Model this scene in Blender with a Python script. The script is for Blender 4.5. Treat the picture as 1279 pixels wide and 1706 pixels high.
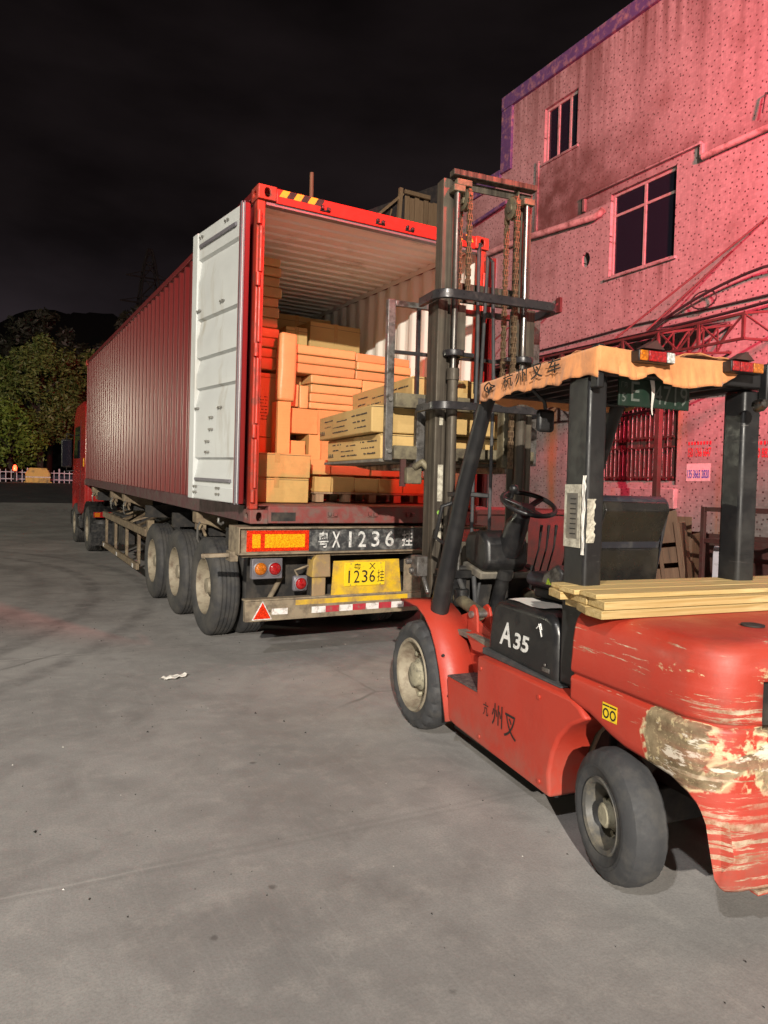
import bpy, bmesh, math, random
from mathutils import Vector, Matrix, Euler
from math import sin, cos, pi, radians as RAD
random.seed(7)
SC = bpy.context.scene
COL = SC.collection
for o in list(bpy.data.objects): bpy.data.objects.remove(o)

# ------------------------------------------------------------------ camera
# world: X along the container's door face, Y along its length, ground z = 0
cam_data = bpy.data.cameras.new('camera')
cam = bpy.data.objects.new('camera', cam_data); COL.objects.link(cam)
CR, CU, CF = Vector((0.8728, -0.4874, 0.0247)), Vector((-0.0060, 0.0399, 0.9992)), Vector((0.4880, 0.8723, -0.0319))
M3 = Matrix((CR, CU, -CF)).transposed().to_4x4()
M3.translation = Vector((-1.993, -5.944, 1.575))
cam.matrix_world = M3
cam_data.sensor_fit = 'HORIZONTAL'; cam_data.sensor_width = 36
cam_data.lens = 36 * 1180.0 / 1279.0
cam_data.clip_start = 0.05; cam_data.clip_end = 1500
SC.camera = cam

# ------------------------------------------------------------------ night sky
world = bpy.data.worlds.new('World'); SC.world = world; world.use_nodes = True
wn, wl = world.node_tree.nodes, world.node_tree.links
bg = wn['Background']
tc = wn.new('ShaderNodeTexCoord')
sep = wn.new('ShaderNodeSeparateXYZ'); wl.new(tc.outputs['Generated'], sep.inputs[0])
ramp = wn.new('ShaderNodeValToRGB')
ramp.color_ramp.elements[0].position = 0.0; ramp.color_ramp.elements[0].color = (0.024, 0.019, 0.023, 1)
ramp.color_ramp.elements[1].position = 0.75; ramp.color_ramp.elements[1].color = (0.0042, 0.0030, 0.0030, 1)
e = ramp.color_ramp.elements.new(0.32); e.color = (0.0085, 0.0062, 0.0066, 1)
wl.new(sep.outputs['Z'], ramp.inputs[0])
nz = wn.new('ShaderNodeTexNoise'); nz.inputs['Scale'].default_value = 3.2; nz.inputs['Detail'].default_value = 6
mp = wn.new('ShaderNodeMapping'); mp.inputs['Scale'].default_value = (1, 1, 2.6)
wl.new(tc.outputs['Generated'], mp.inputs[0]); wl.new(mp.outputs[0], nz.inputs['Vector'])
mr = wn.new('ShaderNodeMapRange'); mr.inputs[1].default_value = .35; mr.inputs[2].default_value = .7
mr.inputs[3].default_value = .6; mr.inputs[4].default_value = 1.75
wl.new(nz.outputs[0], mr.inputs[0])
mul = wn.new('ShaderNodeMix'); mul.data_type = 'RGBA'; mul.blend_type = 'MULTIPLY'; mul.inputs[0].default_value = 1
wl.new(ramp.outputs[0], mul.inputs[6]); wl.new(mr.outputs[0], mul.inputs[7])
wl.new(mul.outputs[2], bg.inputs['Color']); bg.inputs["Strength"].default_value = 0.85

# ------------------------------------------------------------------ assumed lamps and added fill lights
# assumed floodlight, unseen, behind and to the left of the photographer
fl = bpy.data.lights.new('assumed_floodlight', 'POINT'); fl.energy = 60000; fl.color = (1.0, 0.92, 0.80); fl.shadow_soft_size = 0.16
flo = bpy.data.objects.new('assumed_floodlight', fl); flo.location = (-13.8, -27.5, 10.6); COL.objects.link(flo)
# added unseen red spot above the yard, reddening the cargo in the container
rl = bpy.data.lights.new('cargo_red_fill', 'SPOT'); rl.energy = 3700; rl.color = (1.0, 0.022, 0.020); rl.shadow_soft_size = 0.22
rl.spot_size = RAD(36); rl.spot_blend = .8
rlo = bpy.data.objects.new('cargo_red_fill', rl); rlo.location = (2.1, -5.5, 7.0); COL.objects.link(rlo)
rlo.rotation_euler = (Vector((1.2, .8, 3.1)) - Vector(rlo.location)).to_track_quat('-Z', 'Y').to_euler()
# added unseen red spot that reddens the tiled facade and misses the container
r2 = bpy.data.lights.new('facade_red_fill', 'SPOT'); r2.energy = 20500; r2.color = (1.0, 0.055, 0.115); r2.shadow_soft_size = 0.4
r2.spot_size = RAD(62); r2.spot_blend = .45
r2o = bpy.data.objects.new('facade_red_fill', r2); r2o.location = (3.6, -7.2, 6.7); COL.objects.link(r2o)
r2o.rotation_euler = (Vector((7.5, 2.2, 6.3)) - Vector(r2o.location)).to_track_quat('-Z', 'Y').to_euler()
# an added fill lamp overhead at the left, for the ground, and an assumed unseen street lamp by the road further on
yl = bpy.data.lights.new('ground_fill_lamp', 'SPOT'); yl.energy = 2300; yl.spot_size = RAD(66); yl.spot_blend = .85; yl.color = (1.0, 0.97, 0.94); yl.shadow_soft_size = 0.14
ylo = bpy.data.objects.new('ground_fill_lamp', yl); ylo.location = (-7.0, -8.5, 8.6); COL.objects.link(ylo)
ylo.rotation_euler = (Vector((-1.9, -4.0, 0)) - Vector(ylo.location)).to_track_quat('-Z', 'Y').to_euler()
sl_ = bpy.data.lights.new('assumed_street_lamp', 'POINT'); sl_.energy = 3200; sl_.color = (1.0, 0.95, 0.72); sl_.shadow_soft_size = 0.25
slo = bpy.data.objects.new('assumed_street_lamp', sl_); slo.location = (-17.0, 17.5, 4.2); COL.objects.link(slo)

SC.view_settings.view_transform = 'Standard'; SC.view_settings.look = 'None'
SC.view_settings.exposure = 0.0; SC.view_settings.gamma = 1.0; SC.view_settings.use_curve_mapping = False
SC.render.engine = 'CYCLES'
SC.cycles.use_denoising = True
SC.cycles.max_bounces = 8; SC.cycles.diffuse_bounces = 5; SC.cycles.glossy_bounces = 3
SC.cycles.transparent_max_bounces = 6; SC.cycles.sample_clamp_indirect = 4.0

# ------------------------------------------------------------------ mesh helpers
class MB:
    def __init__(s): s.v = []; s.f = []; s.mi = []; s.m = 0
    def add(s, vs, fs):
        b = len(s.v); s.v += [tuple(v) for v in vs]
        for f in fs: s.f.append([b + i for i in f]); s.mi.append(s.m)
        return s
    def box(s, x0, x1, y0, y1, z0, z1):
        return s.add([(x0,y0,z0),(x1,y0,z0),(x1,y1,z0),(x0,y1,z0),(x0,y0,z1),(x1,y0,z1),(x1,y1,z1),(x0,y1,z1)],
                     [(0,3,2,1),(4,5,6,7),(0,1,5,4),(1,2,6,5),(2,3,7,6),(3,0,4,7)])
    def bar(s, p0, p1, w, h, up=(0,0,1)):
        p0, p1 = Vector(p0), Vector(p1); d = (p1-p0).normalized(); up = Vector(up)
        if abs(d.dot(up)) > .98: up = Vector((1,0,0))
        a = d.cross(up).normalized(); b = a.cross(d).normalized()
        vs = []
        for p in (p0, p1):
            for i, j in ((-1,-1),(1,-1),(1,1),(-1,1)): vs.append(p + a*(i*w/2) + b*(j*h/2))
        return s.add(vs, [(0,3,2,1),(4,5,6,7),(0,1,5,4),(1,2,6,5),(2,3,7,6),(3,0,4,7)])
    def cyl(s, p0, p1, r0, r1=None, n=16, caps=True):
        r1 = r0 if r1 is None else r1
        p0, p1 = Vector(p0), Vector(p1); d = (p1-p0).normalized()
        up = Vector((0,0,1)) if abs(d.z) < .9 else Vector((1,0,0))
        a = d.cross(up).normalized(); b = a.cross(d).normalized()
        vs = [p0 + (a*cos(2*pi*i/n)+b*sin(2*pi*i/n))*r0 for i in range(n)] + [p1 + (a*cos(2*pi*i/n)+b*sin(2*pi*i/n))*r1 for i in range(n)]
        fs = [(i,(i+1)%n,n+(i+1)%n,n+i) for i in range(n)]
        if caps: fs += [tuple(range(n))[::-1], tuple(range(n,2*n))]
        return s.add(vs, fs)
    def tube(s, path, r, n=8, caps=True, closed=False):
        P = [Vector(p) for p in path]; rs = r if isinstance(r, (list, tuple)) else [r]*len(P)
        vs = []; prev = None; L = len(P)
        for k, p in enumerate(P):
            if closed: d = P[(k+1) % L] - P[k-1]
            else: d = (P[min(k+1,L-1)] - P[max(k-1,0)])
            d.normalize()
            if prev is None:
                up = Vector((0,0,1)) if abs(d.z) < .9 else Vector((1,0,0)); a = d.cross(up).normalized()
            else: a = (prev - d*prev.dot(d)).normalized()
            prev = a; b = d.cross(a)
            vs += [p + (a*cos(2*pi*i/n)+b*sin(2*pi*i/n))*rs[k] for i in range(n)]
        fs = []
        for k in range(L if closed else L-1):
            q = (k+1) % L
            fs += [(k*n+i, k*n+(i+1)%n, q*n+(i+1)%n, q*n+i) for i in range(n)]
        if caps and not closed: fs += [tuple(range(n))[::-1], tuple(range((L-1)*n, L*n))]
        return s.add(vs, fs)
    def lathe(s, prof, o, axis, n=32, closed=False, rmod=None):
        """prof: (radius, height along axis)"""
        o = Vector(o); ax = Vector(axis).normalized(); up = Vector((0,0,1)) if abs(ax.z) < .9 else Vector((0,1,0))
        a = ax.cross(up).normalized(); b = ax.cross(a).normalized(); m = len(prof); vs = []
        for i in range(n):
            t = 2*pi*i/n
            for j, (r, h) in enumerate(prof):
                if rmod: r = rmod(i, j, r)
                vs.append(o + ax*h + (a*cos(t)+b*sin(t))*r)
        fs = []
        for i in range(n):
            q = (i+1) % n
            for j in range(m if closed else m-1):
                k = (j+1) % m
                fs.append((i*m+j, i*m+k, q*m+k, q*m+j))
        return s.add(vs, fs)
    def prism(s, poly, axis, a0, a1):
        """poly: list of 2-d points in the two other axes (cyclic order)"""
        def mk(p, a):
            return {'x': (a, p[0], p[1]), 'y': (p[0], a, p[1]), 'z': (p[0], p[1], a)}[axis]
        n = len(poly)
        vs = [mk(p, a0) for p in poly] + [mk(p, a1) for p in poly]
        return s.add(vs, [tuple(range(n))[::-1], tuple(range(n,2*n))] + [(i,(i+1)%n,n+(i+1)%n,n+i) for i in range(n)])
    def grid(s, nx, ny, fn):
        vs = [fn(i/nx, j/ny) for j in range(ny+1) for i in range(nx+1)]
        return s.add(vs, [(j*(nx+1)+i, j*(nx+1)+i+1, (j+1)*(nx+1)+i+1, (j+1)*(nx+1)+i) for j in range(ny) for i in range(nx)])
    def ring_plate(s, outer, inner, f0, f1):
        """flat plate with a hole: outer/inner are equal-length 2-d loops, f0/f1 map 2-d to 3-d on both faces"""
        n = len(outer)
        vs = [f0(p) for p in outer]+[f0(p) for p in inner]+[f1(p) for p in outer]+[f1(p) for p in inner]
        fs = []
        for i in range(n):
            j = (i+1) % n
            fs += [(i,j,n+j,n+i), (2*n+j,2*n+i,3*n+i,3*n+j), (i,2*n+i,2*n+j,j), (n+j,3*n+j,3*n+i,n+i)]
        return s.add(vs, fs)
    def mesh(s, name, fix=True, smooth=None):
        me = bpy.data.meshes.new(name); me.from_pydata(s.v, [], s.f)
        if any(s.mi):
            for p, i in zip(me.polygons, s.mi): p.material_index = i
        if fix:
            bm = bmesh.new(); bm.from_mesh(me); bmesh.ops.recalc_face_normals(bm, faces=bm.faces[:]); bm.to_mesh(me); bm.free()
        if smooth:
            for p in me.polygons: p.use_smooth = True
            me.set_sharp_from_angle(angle=RAD(smooth))
        me.update(); return me

def tag(o, label=None, cat=None, group=None, kind=None):
    if label: o['label'] = label
    if cat: o['category'] = cat
    if group: o['group'] = group
    if kind: o['kind'] = kind
    return o
def obj(name, mb, mat, parent=None, bevel=0, smooth=None, seg=2, fix=True, solid=0):
    me = mb if isinstance(mb, bpy.types.Mesh) else mb.mesh(name, fix, smooth)
    for m in (mat if isinstance(mat, (list, tuple)) else [mat]):
        if len(me.materials) < (len(mat) if isinstance(mat, (list, tuple)) else 1): me.materials.append(m)
    o = bpy.data.objects.new(name, me); COL.objects.link(o); o.parent = parent
    if solid:
        md = o.modifiers.new('solid', 'SOLIDIFY'); md.thickness = solid; md.offset = 0
    if bevel:
        md = o.modifiers.new('bevel', 'BEVEL'); md.width = bevel; md.segments = seg; md.limit_method = 'ANGLE'; md.angle_limit = RAD(38)
        if smooth is None:
            for p in me.polygons: p.use_smooth = True
            me.set_sharp_from_angle(angle=RAD(40))
            md.harden_normals = False
    return o
def empty(name, loc=(0,0,0), rot=(0,0,0)):
    o = bpy.data.objects.new(name, None); COL.objects.link(o); o.location = loc; o.rotation_euler = rot; o.empty_display_size = .2
    return o
def text(name, s, mat, parent, c, right, up, h, w=None, ext=.0012, bold=0, shear=0):
    cu = bpy.data.curves.new('t', 'FONT'); cu.body = s; cu.size = 1; cu.extrude = 0; cu.offset = bold; cu.shear = shear; cu.resolution_u = 3
    t = bpy.data.objects.new('t', cu); COL.objects.link(t)
    dg = bpy.context.evaluated_depsgraph_get(); me = bpy.data.meshes.new_from_object(t.evaluated_get(dg))
    bpy.data.objects.remove(t)
    if len(me.vertices) == 0: return None
    xs = [v.co.x for v in me.vertices]; ys = [v.co.y for v in me.vertices]
    cx, cy = (min(xs)+max(xs))/2, (min(ys)+max(ys))/2
    k = h/(max(ys)-min(ys)); kx = k if w is None else w/(max(xs)-min(xs))
    R_, U_ = Vector(right).normalized(), Vector(up).normalized(); N = R_.cross(U_); c = Vector(c)
    for v in me.vertices: v.co = c + R_*((v.co.x-cx)*kx) + U_*((v.co.y-cy)*k) + N*ext
    me.materials.clear(); me.materials.append(mat)
    o = bpy.data.objects.new(name, me); COL.objects.link(o); o.parent = parent
    return o

# ------------------------------------------------------------------ material helpers
MATS = {}
class NT:
    def __init__(s, name):
        s.mat = bpy.data.materials.new(name); s.mat.use_nodes = True; s.t = s.mat.node_tree; s.n = s.t.nodes; s.l = s.t.links
        s.b = s.n['Principled BSDF']; s.tc = s.n.new('ShaderNodeTexCoord'); MATS[name] = s.mat
    def link(s, a, b): s.l.new(a, b)
    def val(s, v):
        n = s.n.new('ShaderNodeValue'); n.outputs[0].default_value = v; return n.outputs[0]
    def coords(s, scale=(1,1,1), space='Object', loc=(0,0,0), rot=(0,0,0)):
        m = s.n.new('ShaderNodeMapping'); m.inputs['Scale'].default_value = scale; m.inputs['Location'].default_value = loc; m.inputs['Rotation'].default_value = rot
        s.link(s.tc.outputs[space], m.inputs[0]); return m.outputs[0]
    def noise(s, scale, detail=5, rough=.55, vec=None, dist=0):
        n = s.n.new('ShaderNodeTexNoise'); n.inputs['Scale'].default_value = scale; n.inputs['Detail'].default_value = detail
        n.inputs['Roughness'].default_value = rough; n.inputs['Distortion'].default_value = dist
        s.link(vec if vec is not None else s.tc.outputs['Object'], n.inputs['Vector']); return n.outputs[0]
    def rng(s, v, a, b, c=0, d=1):
        n = s.n.new('ShaderNodeMapRange'); n.inputs[1].default_value = a; n.inputs[2].default_value = b; n.inputs[3].default_value = c; n.inputs[4].default_value = d
        s.link(v, n.inputs[0]); return n.outputs[0]
    def math(s, op, a, b=None, c=None):
        n = s.n.new('ShaderNodeMath'); n.operation = op
        for i, v in enumerate((a, b, c)):
            if v is None: continue
            if isinstance(v, (int, float)): n.inputs[i].default_value = v
            else: s.link(v, n.inputs[i])
        return n.outputs[0]
    def mix(s, fac, a, b, mode='MIX'):
        n = s.n.new('ShaderNodeMix'); n.data_type = 'RGBA'; n.blend_type = mode
        if isinstance(fac, (int, float)): n.inputs[0].default_value = fac
        else: s.link(fac, n.inputs[0])
        for i, v in ((6, a), (7, b)):
            if isinstance(v, (tuple, list)): n.inputs[i].default_value = tuple(v) + ((1,) if len(v) == 3 else ())
            else: s.link(v, n.inputs[i])
        return n.outputs[2]
    def sep(s, vec):
        n = s.n.new('ShaderNodeSeparateXYZ'); s.link(vec, n.inputs[0]); return n.outputs
    def bump(s, h, strength=.3, dist=.01):
        n = s.n.new('ShaderNodeBump'); n.inputs['Strength'].default_value = strength; n.inputs['Distance'].default_value = dist
        s.link(h, n.inputs['Height']); s.link(n.outputs[0], s.b.inputs['Normal'])
    def out(s, col=None, rough=None, metal=None):
        for k, v in (('Base Color', col), ('Roughness', rough), ('Metallic', metal)):
            if v is None: continue
            if isinstance(v, (tuple, list)): s.b.inputs[k].default_value = tuple(v) + ((1,) if len(v) == 3 else ())
            elif isinstance(v, (int, float)): s.b.inputs[k].default_value = v
            else: s.link(v, s.b.inputs[k])
        return s.mat
def mat(name, col, rough=.5, metal=0, var=.18, vs=6, dirt=None, dirt_amt=.35, ds=9, bump=.15, bs=60, rnd=0, scratch=None, streak=0, dop=1.0):
    """painted / plain surface with tone variation, dirt patches, fine relief and wear"""
    t = NT(name)
    c = t.mix(t.noise(vs, 6), tuple(x*(1-var) for x in col), tuple(min(1, x*(1+var)) for x in col))
    if rnd:
        oi = t.n.new('ShaderNodeObjectInfo'); r = t.rng(oi.outputs['Random'], 0, 1, 1-rnd, 1+rnd*.6)
        c = t.mix(1.0, c, r, 'MULTIPLY')
    rr = t.rng(t.noise(vs*3, 4), .3, .7, max(0, rough-.09), min(1, rough+.12))
    if dirt:
        v = t.coords((1, 1, .22) if streak == 1 else (3.5, 3.5, .10)) if streak else None
        d = t.rng(t.noise(ds, 8, .65, v), .62-dirt_amt*.45, .78-dirt_amt*.25)
        if dop < 1: d = t.math('MULTIPLY', d, dop)
        c = t.mix(d, c, dirt); rr = t.mix(d, rr, (.85,)*3)
    if scratch:
        v = t.coords((3, 3, 60)); k = t.rng(t.noise(1.2, 5, .7, v), .66, .72)
        k = t.math('MULTIPLY', k, t.rng(t.noise(3, 3), .45, .6)); c = t.mix(k, c, scratch)
    if bump: t.bump(t.noise(bs, 4), bump, .004)
    return t.out(c, rr, metal)
# ------------------------------------------------------------------ materials
DUST = (.17, .14, .10)
def cont_paint():
    t = NT('container_red_paint'); c = t.mix(t.noise(.7, 4), (.140, .011, .012), (.165, .014, .015))
    c = t.mix(t.math('MULTIPLY', t.rng(t.noise(2.2, 6, .6, t.coords((1, 1, .3))), .55, .75), .25), c, (.085, .03, .028))
    t.b.inputs['Specular IOR Level'].default_value = .5
    return t.out(c, .33, 0)
m_cont = cont_paint()
m_contpost = mat('container_post_paint', (.40, .040, .022), .42, 0, .2, 5, (.12, .05, .035), .3, 8, .12, 60)
m_head = mat('header_red_paint', (.50, .022, .014), .40, 0, .12, 6, (.2, .03, .02), .12, 9, .06, 60)
m_sill = mat('sill_worn_red', (.20, .045, .04), .6, 0, .25, 7, (.14, .10, .085), .45, 11, .2, 50)
m_rail = mat('bottom_rail_paint', (.10, .035, .04), .45, 0, .2, 4, (.09, .07, .06), .4, 6, .1, 40)
m_door = mat('door_inner_white', (.56, .58, .57), .42, 0, .06, 2, (.40, .38, .33), .12, 3.5, .06, 30, streak=1)
m_contin = mat('container_inner_white', (.78, .75, .68), .55, 0, .06, 2, (.52, .48, .40), .16, 2.5, .05, 40, streak=1)
m_gasket = mat('door_gasket', (.16, .15, .17), .45, .2, .2, 20, None)
m_bolt = mat('bolt_steel', (.30, .29, .27), .4, .8, .2, 40, None)
m_plyfloor = mat('container_ply_floor', (.20, .085, .055), .65, 0, .3, 6, (.12, .08, .06), .4, 5, .15, 40)
m_yel = mat('hazard_yellow', (.80, .42, .03), .5, 0, .1, 20, DUST, .15, 20)
m_blk = mat('black_paint', (.012, .012, .013), .38, 0, .3, 8, (.06, .052, .042), .30, 12, .12, 60, dop=.6)
m_dark = mat('dark_underside', (.014, .013, .013), .7, 0, .3, 8, (.06, .05, .04), .35, 7)
m_rub = mat('tyre_rubber', (.040, .041, .044), .72, 0, .15, 12, (.085, .08, .073), .33, 10, .2, 90, dop=.7)
m_rub2 = mat('trailer_tyre_rubber', (.036, .036, .038), .7, 0, .2, 9, (.095, .087, .075), .45, 5, .15, 60, dop=.7)
m_rim = mat('dusty_rim', (.30, .26, .19), .65, .1, .22, 9, (.16, .12, .085), .35, 10, .2, 60)
m_hub = mat('khaki_hub_dust', (.34, .31, .22), .75, 0, .25, 14, (.10, .09, .07), .35, 20, .3, 80)
m_chassis = mat('trailer_chassis', (.16, .115, .075), .65, .1, .3, 7, (.30, .24, .15), .38, 9, .25, 50)
m_beam = mat('rear_beam_khaki', (.25, .20, .135), .6, 0, .25, 8, (.11, .085, .06), .4, 10, .2, 60)
m_rustyel = mat('rusty_yellow_board', (.66, .42, .015), .55, 0, .2, 6, (.27, .165, .07), .46, 5, .2, 60)
m_rustk = mat('rusty_khaki_steel', (.27, .185, .10), .65, 0, .25, 7, (.46, .30, .05), .34, 6, .25, 60)
m_plate = mat('plate_yellow', (.80, .55, .015), .45, 0, .08, 10, (.45, .30, .03), .18, 22)
m_ink = mat('plate_ink', (.012, .011, .010), .5, 0, .2, 10, None)
m_wpaint = mat('stencil_white', (.62, .62, .60), .6, 0, .2, 25, (.10, .10, .10), .33, 28)
m_panelblk = mat('stencil_panel_black', (.035, .036, .038), .45, 0, .3, 6, (.20, .20, .19), .35, 14)
def lens(name, col, em=0):
    t = NT(name); v = t.n.new('ShaderNodeTexVoronoi'); v.inputs['Scale'].default_value = 90; t.link(t.tc.outputs['Object'], v.inputs['Vector'])
    c = t.mix(t.rng(v.outputs['Distance'], .1, .6), tuple(min(1, x*1.35) for x in col), tuple(x*.65 for x in col))
    t.bump(v.outputs['Distance'], .4, .003); t.b.inputs['Coat Weight'].default_value = .6
    if em:
        t.b.inputs['Emission Color'].default_value = col + (1,); t.b.inputs['Emission Strength'].default_value = em
    return t.out(c, .18, 0)
m_red = lens('red_lens', (.36, .008, .010)); m_amb = lens('amber_lens', (.55, .15, .008)); m_clr = lens('clear_lens', (.55, .55, .52))
m_refl_r = lens('reflective_red', (.75, .035, .008)); m_refl_y = lens('reflective_amber', (.95, .40, .01)); m_refl_w = lens('reflective_white', (.80, .78, .74))
m_stripe_r = mat('stripe_red', (.40, .03, .045), .45, 0, .15, 20, DUST, .28, 18)
m_stripe_w = mat('stripe_white', (.72, .68, .66), .45, 0, .1, 20, DUST, .28, 18)
m_cabred = mat('cab_red_paint', (.34, .016, .014), .25, 0, .05, 4, None)
m_glass = NT('dark_glass').out((.010, .011, .018), .06, 0)
m_steel = mat('worn_steel', (.24, .23, .22), .34, .8, .3, 9, (.06, .05, .042), .45, 12, .12, 70)
m_chrome = mat('chrome_rod', (.20, .19, .18), .28, 1, .25, 14, (.07, .055, .042), .42, 9, 0, 10, streak=2)
m_mast = mat('mast_worn_steel', (.125, .105, .078), .46, .25, .55, 9, (.028, .021, .015), .66, 5, .25, 60, streak=2)
m_mastg = mat('mast_greasy_khaki', (.17, .145, .09), .58, .15, .3, 10, (.06, .048, .035), .45, 12, .3, 60)
m_chain = mat('rusty_chain', (.17, .115, .065), .6, .35, .3, 30, (.09, .05, .03), .4, 40, .3, 90)
m_hoop = mat('hoop_black', (.026, .024, .026), .32, .1, .2, 9, (.07, .055, .05), .20, 14, .1, 60, dop=.6)
m_guard = mat('guard_black_paint', (.012, .012, .013), .42, 0, .3, 6, (.035, .033, .03), .30, 4, .0, 90, scratch=(.16, .15, .14), dop=.6)
m_plast = mat('black_plastic', (.012, .012, .013), .34, 0, .25, 7, (.04, .037, .033), .30, 5, .10, 120, dop=.55)
m_seat = mat('seat_vinyl', (.022, .023, .032), .42, 0, .2, 8, (.07, .065, .06), .2, 8, .2, 60)
m_hood = mat('seat_back_shell', (.014, .013, .012), .22, 0, .3, 4, (.05, .042, .03), .30, 3.5, .06, 60, dop=.6)
m_tread = mat('step_tread', (.055, .04, .042), .8, 0, .35, 30, (.16, .12, .11), .45, 40, .6, 120)
m_floorp = mat('floor_plate', (.13, .12, .105), .7, .2, .3, 10, (.24, .21, .16), .5, 9, .3, 60)
m_logo = mat('logo_white', (.70, .70, .68), .5, 0, .1, 20, (.08, .08, .08), .22, 40)
m_paper = mat('sticker_paper', (.50, .47, .38), .7, 0, .15, 20, (.16, .14, .11), .45, 22)
m_wax = mat('scrap_white', (.66, .63, .58), .7, 0, .12, 20, None)
def forklift_paint(name, damage):
    """red lift-truck paint: dull dusty film, thin scrapes along the sides, and on the counterweight a battered corner"""
    t = NT(name)
    c = t.mix(t.noise(3.0, 6), (.39, .030, .016), (.47, .046, .024))
    dust = t.rng(t.noise(2.2, 7, .6, t.coords((1, 1, .5))), .42, .72)
    c = t.mix(t.math('MULTIPLY', dust, .30), c, (.30, .105, .075))
    rough = t.rng(t.noise(5, 6, .65), .3, .7, .36, .66)
    P = t.sep(t.tc.outputs['Object'])
    sv = t.coords((1.6, 1.6, 46)); s1 = t.noise(1.5, 7, .72, sv)          # long thin horizontal scrapes
    chip = t.noise(13, 8, .7, None, .3)
    if damage:
        # battered zone round the rear left corner, below the groove mostly
        back = t.rng(P['Y'], -1.93, -2.12)                                  # 0 on the side, 1 towards the corner
        low = t.rng(P['Z'], .84, .74)
        band = t.math('MULTIPLY', t.rng(P['Z'], .40, .54), t.rng(P['Z'], .80, .765))
        big = t.noise(2.6, 6, .55, t.coords((1, 1, 1.1), loc=(.3, .2, .1)), .5)
        bz = t.math('ADD', t.math('MULTIPLY', t.math('MULTIPLY', back, band), .52), t.math('MULTIPLY', t.math('SUBTRACT', big, .5), 1.0))
        keep = t.rng(P['X'], -.02, -.34)
        bare = t.math('MULTIPLY', t.rng(bz, .36, .385), keep); edge = t.math('MULTIPLY', t.rng(bz, .315, .35), keep)
        c = t.mix(t.math('MULTIPLY', edge, t.rng(t.noise(24, 4), .44, .52)), c, (.62, .50, .30))
        rustc = t.mix(t.rng(t.noise(11, 7, .7), .36, .62), (.105, .072, .036), (.27, .205, .12))
        rustc = t.mix(t.rng(t.noise(34, 5, .7), .56, .66), rustc, (.52, .42, .24))
        c = t.mix(bare, c, rustc)
        # scrubbed horizontal scrapes: white filler showing through the red, strongest low on the back corner
        sz = t.math('MULTIPLY', t.rng(P['Y'], -2.14, -2.30), t.math('MAXIMUM', t.rng(P['Z'], .66, .50), t.math('MULTIPLY', t.rng(P['Z'], .93, .84), t.rng(P['Z'], .74, .80))))
        sz = t.math('MULTIPLY', sz, t.rng(P['X'], .25, -.25, .55, 1))
        s2 = t.noise(1.0, 8, .74, t.coords((2.6, 2.6, 34), loc=(0, 0, .37)), .15)
        scr = t.rng(t.math('ADD', t.math('MULTIPLY', sz, .085), s2), .60, .625)
        scr = t.math('MULTIPLY', scr, t.rng(t.noise(3.7, 5, .6), .40, .56))
        c = t.mix(scr, c, t.mix(t.rng(t.noise(15, 5, .7), .38, .62), (.58, .48, .35), (.30, .15, .085)))
        gr = t.math('MULTIPLY', t.rng(P['Y'], -1.9, -2.2), t.rng(t.noise(4.5, 8, .68, t.coords((1, 1, 2))), .52, .74)); c = t.mix(t.math('MULTIPLY', gr, .45), c, (.13, .05, .035))
        wh = t.rng(t.math('ADD', t.noise(4.2, 7, .68, t.coords((1, 1, 3.4))), t.math('MULTIPLY', t.rng(P['X'], -.52, -.36), .05)), .56, .585)
        c = t.mix(t.math('MULTIPLY', bare, wh), c, (.62, .56, .46))
        hi2 = t.math('MULTIPLY', t.rng(P['Y'], -2.0, -2.2), t.math('MULTIPLY', t.rng(P['Z'], .80, .86), t.rng(P['Z'], 1.02, .95)))
        c = t.mix(t.math('MULTIPLY', hi2, t.rng(t.noise(7, 8, .72, t.coords((1, 1, 2.2))), .60, .63)), c, (.55, .42, .24))
        scuff = t.math('MULTIPLY', t.rng(P['Y'], -2.10, -2.3), t.rng(t.noise(1.0, 7, .7, t.coords((2, 2, 18))), .46, .66))
        c = t.mix(t.math('MULTIPLY', scuff, .35), c, (.52, .10, .08))
        rough = t.mix(bare, rough, (.75,)*3)
    thin = t.math('MULTIPLY', t.rng(s1, .735, .76), t.rng(t.noise(2.6, 3), .56, .62))
    c = t.mix(t.math('MULTIPLY', thin, .7), c, (.50, .34, .22))
    c = t.mix(t.rng(chip, .735, .75), c, (.50, .38, .24))
    low = t.math('MULTIPLY', t.rng(P['Z'], .42, .16), t.rng(t.noise(6, 7, .65), .40, .66))
    c = t.mix(t.math('MULTIPLY', low, .55), c, (.20, .13, .10))
    t.bump(t.math('ADD', t.math('MULTIPLY', t.noise(3.1, 3), 2.2), t.noise(40, 5)), .14, .006)
    return t.out(c, rough, 0)
m_fk = forklift_paint('forklift_red', False)
m_cw = forklift_paint('counterweight_red', True)
def tarp_mat():
    t = NT('orange_tarp'); c = t.mix(t.noise(5, 6), (.56, .20, .062), (.70, .30, .11))
    c = t.mix(t.math('MULTIPLY', t.rng(t.noise(6, 8, .7), .44, .72), .75), c, (.34, .13, .045))
    t.bump(t.math('ADD', t.noise(11, 5, .6, t.coords((1, 1, .35)), 1.0), t.math('MULTIPLY', t.noise(90, 2), .15)), .55, .012); t.b.inputs['Sheen Weight'].default_value = .2
    return t.out(c, .75, 0)
m_tarp = tarp_mat()
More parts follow.
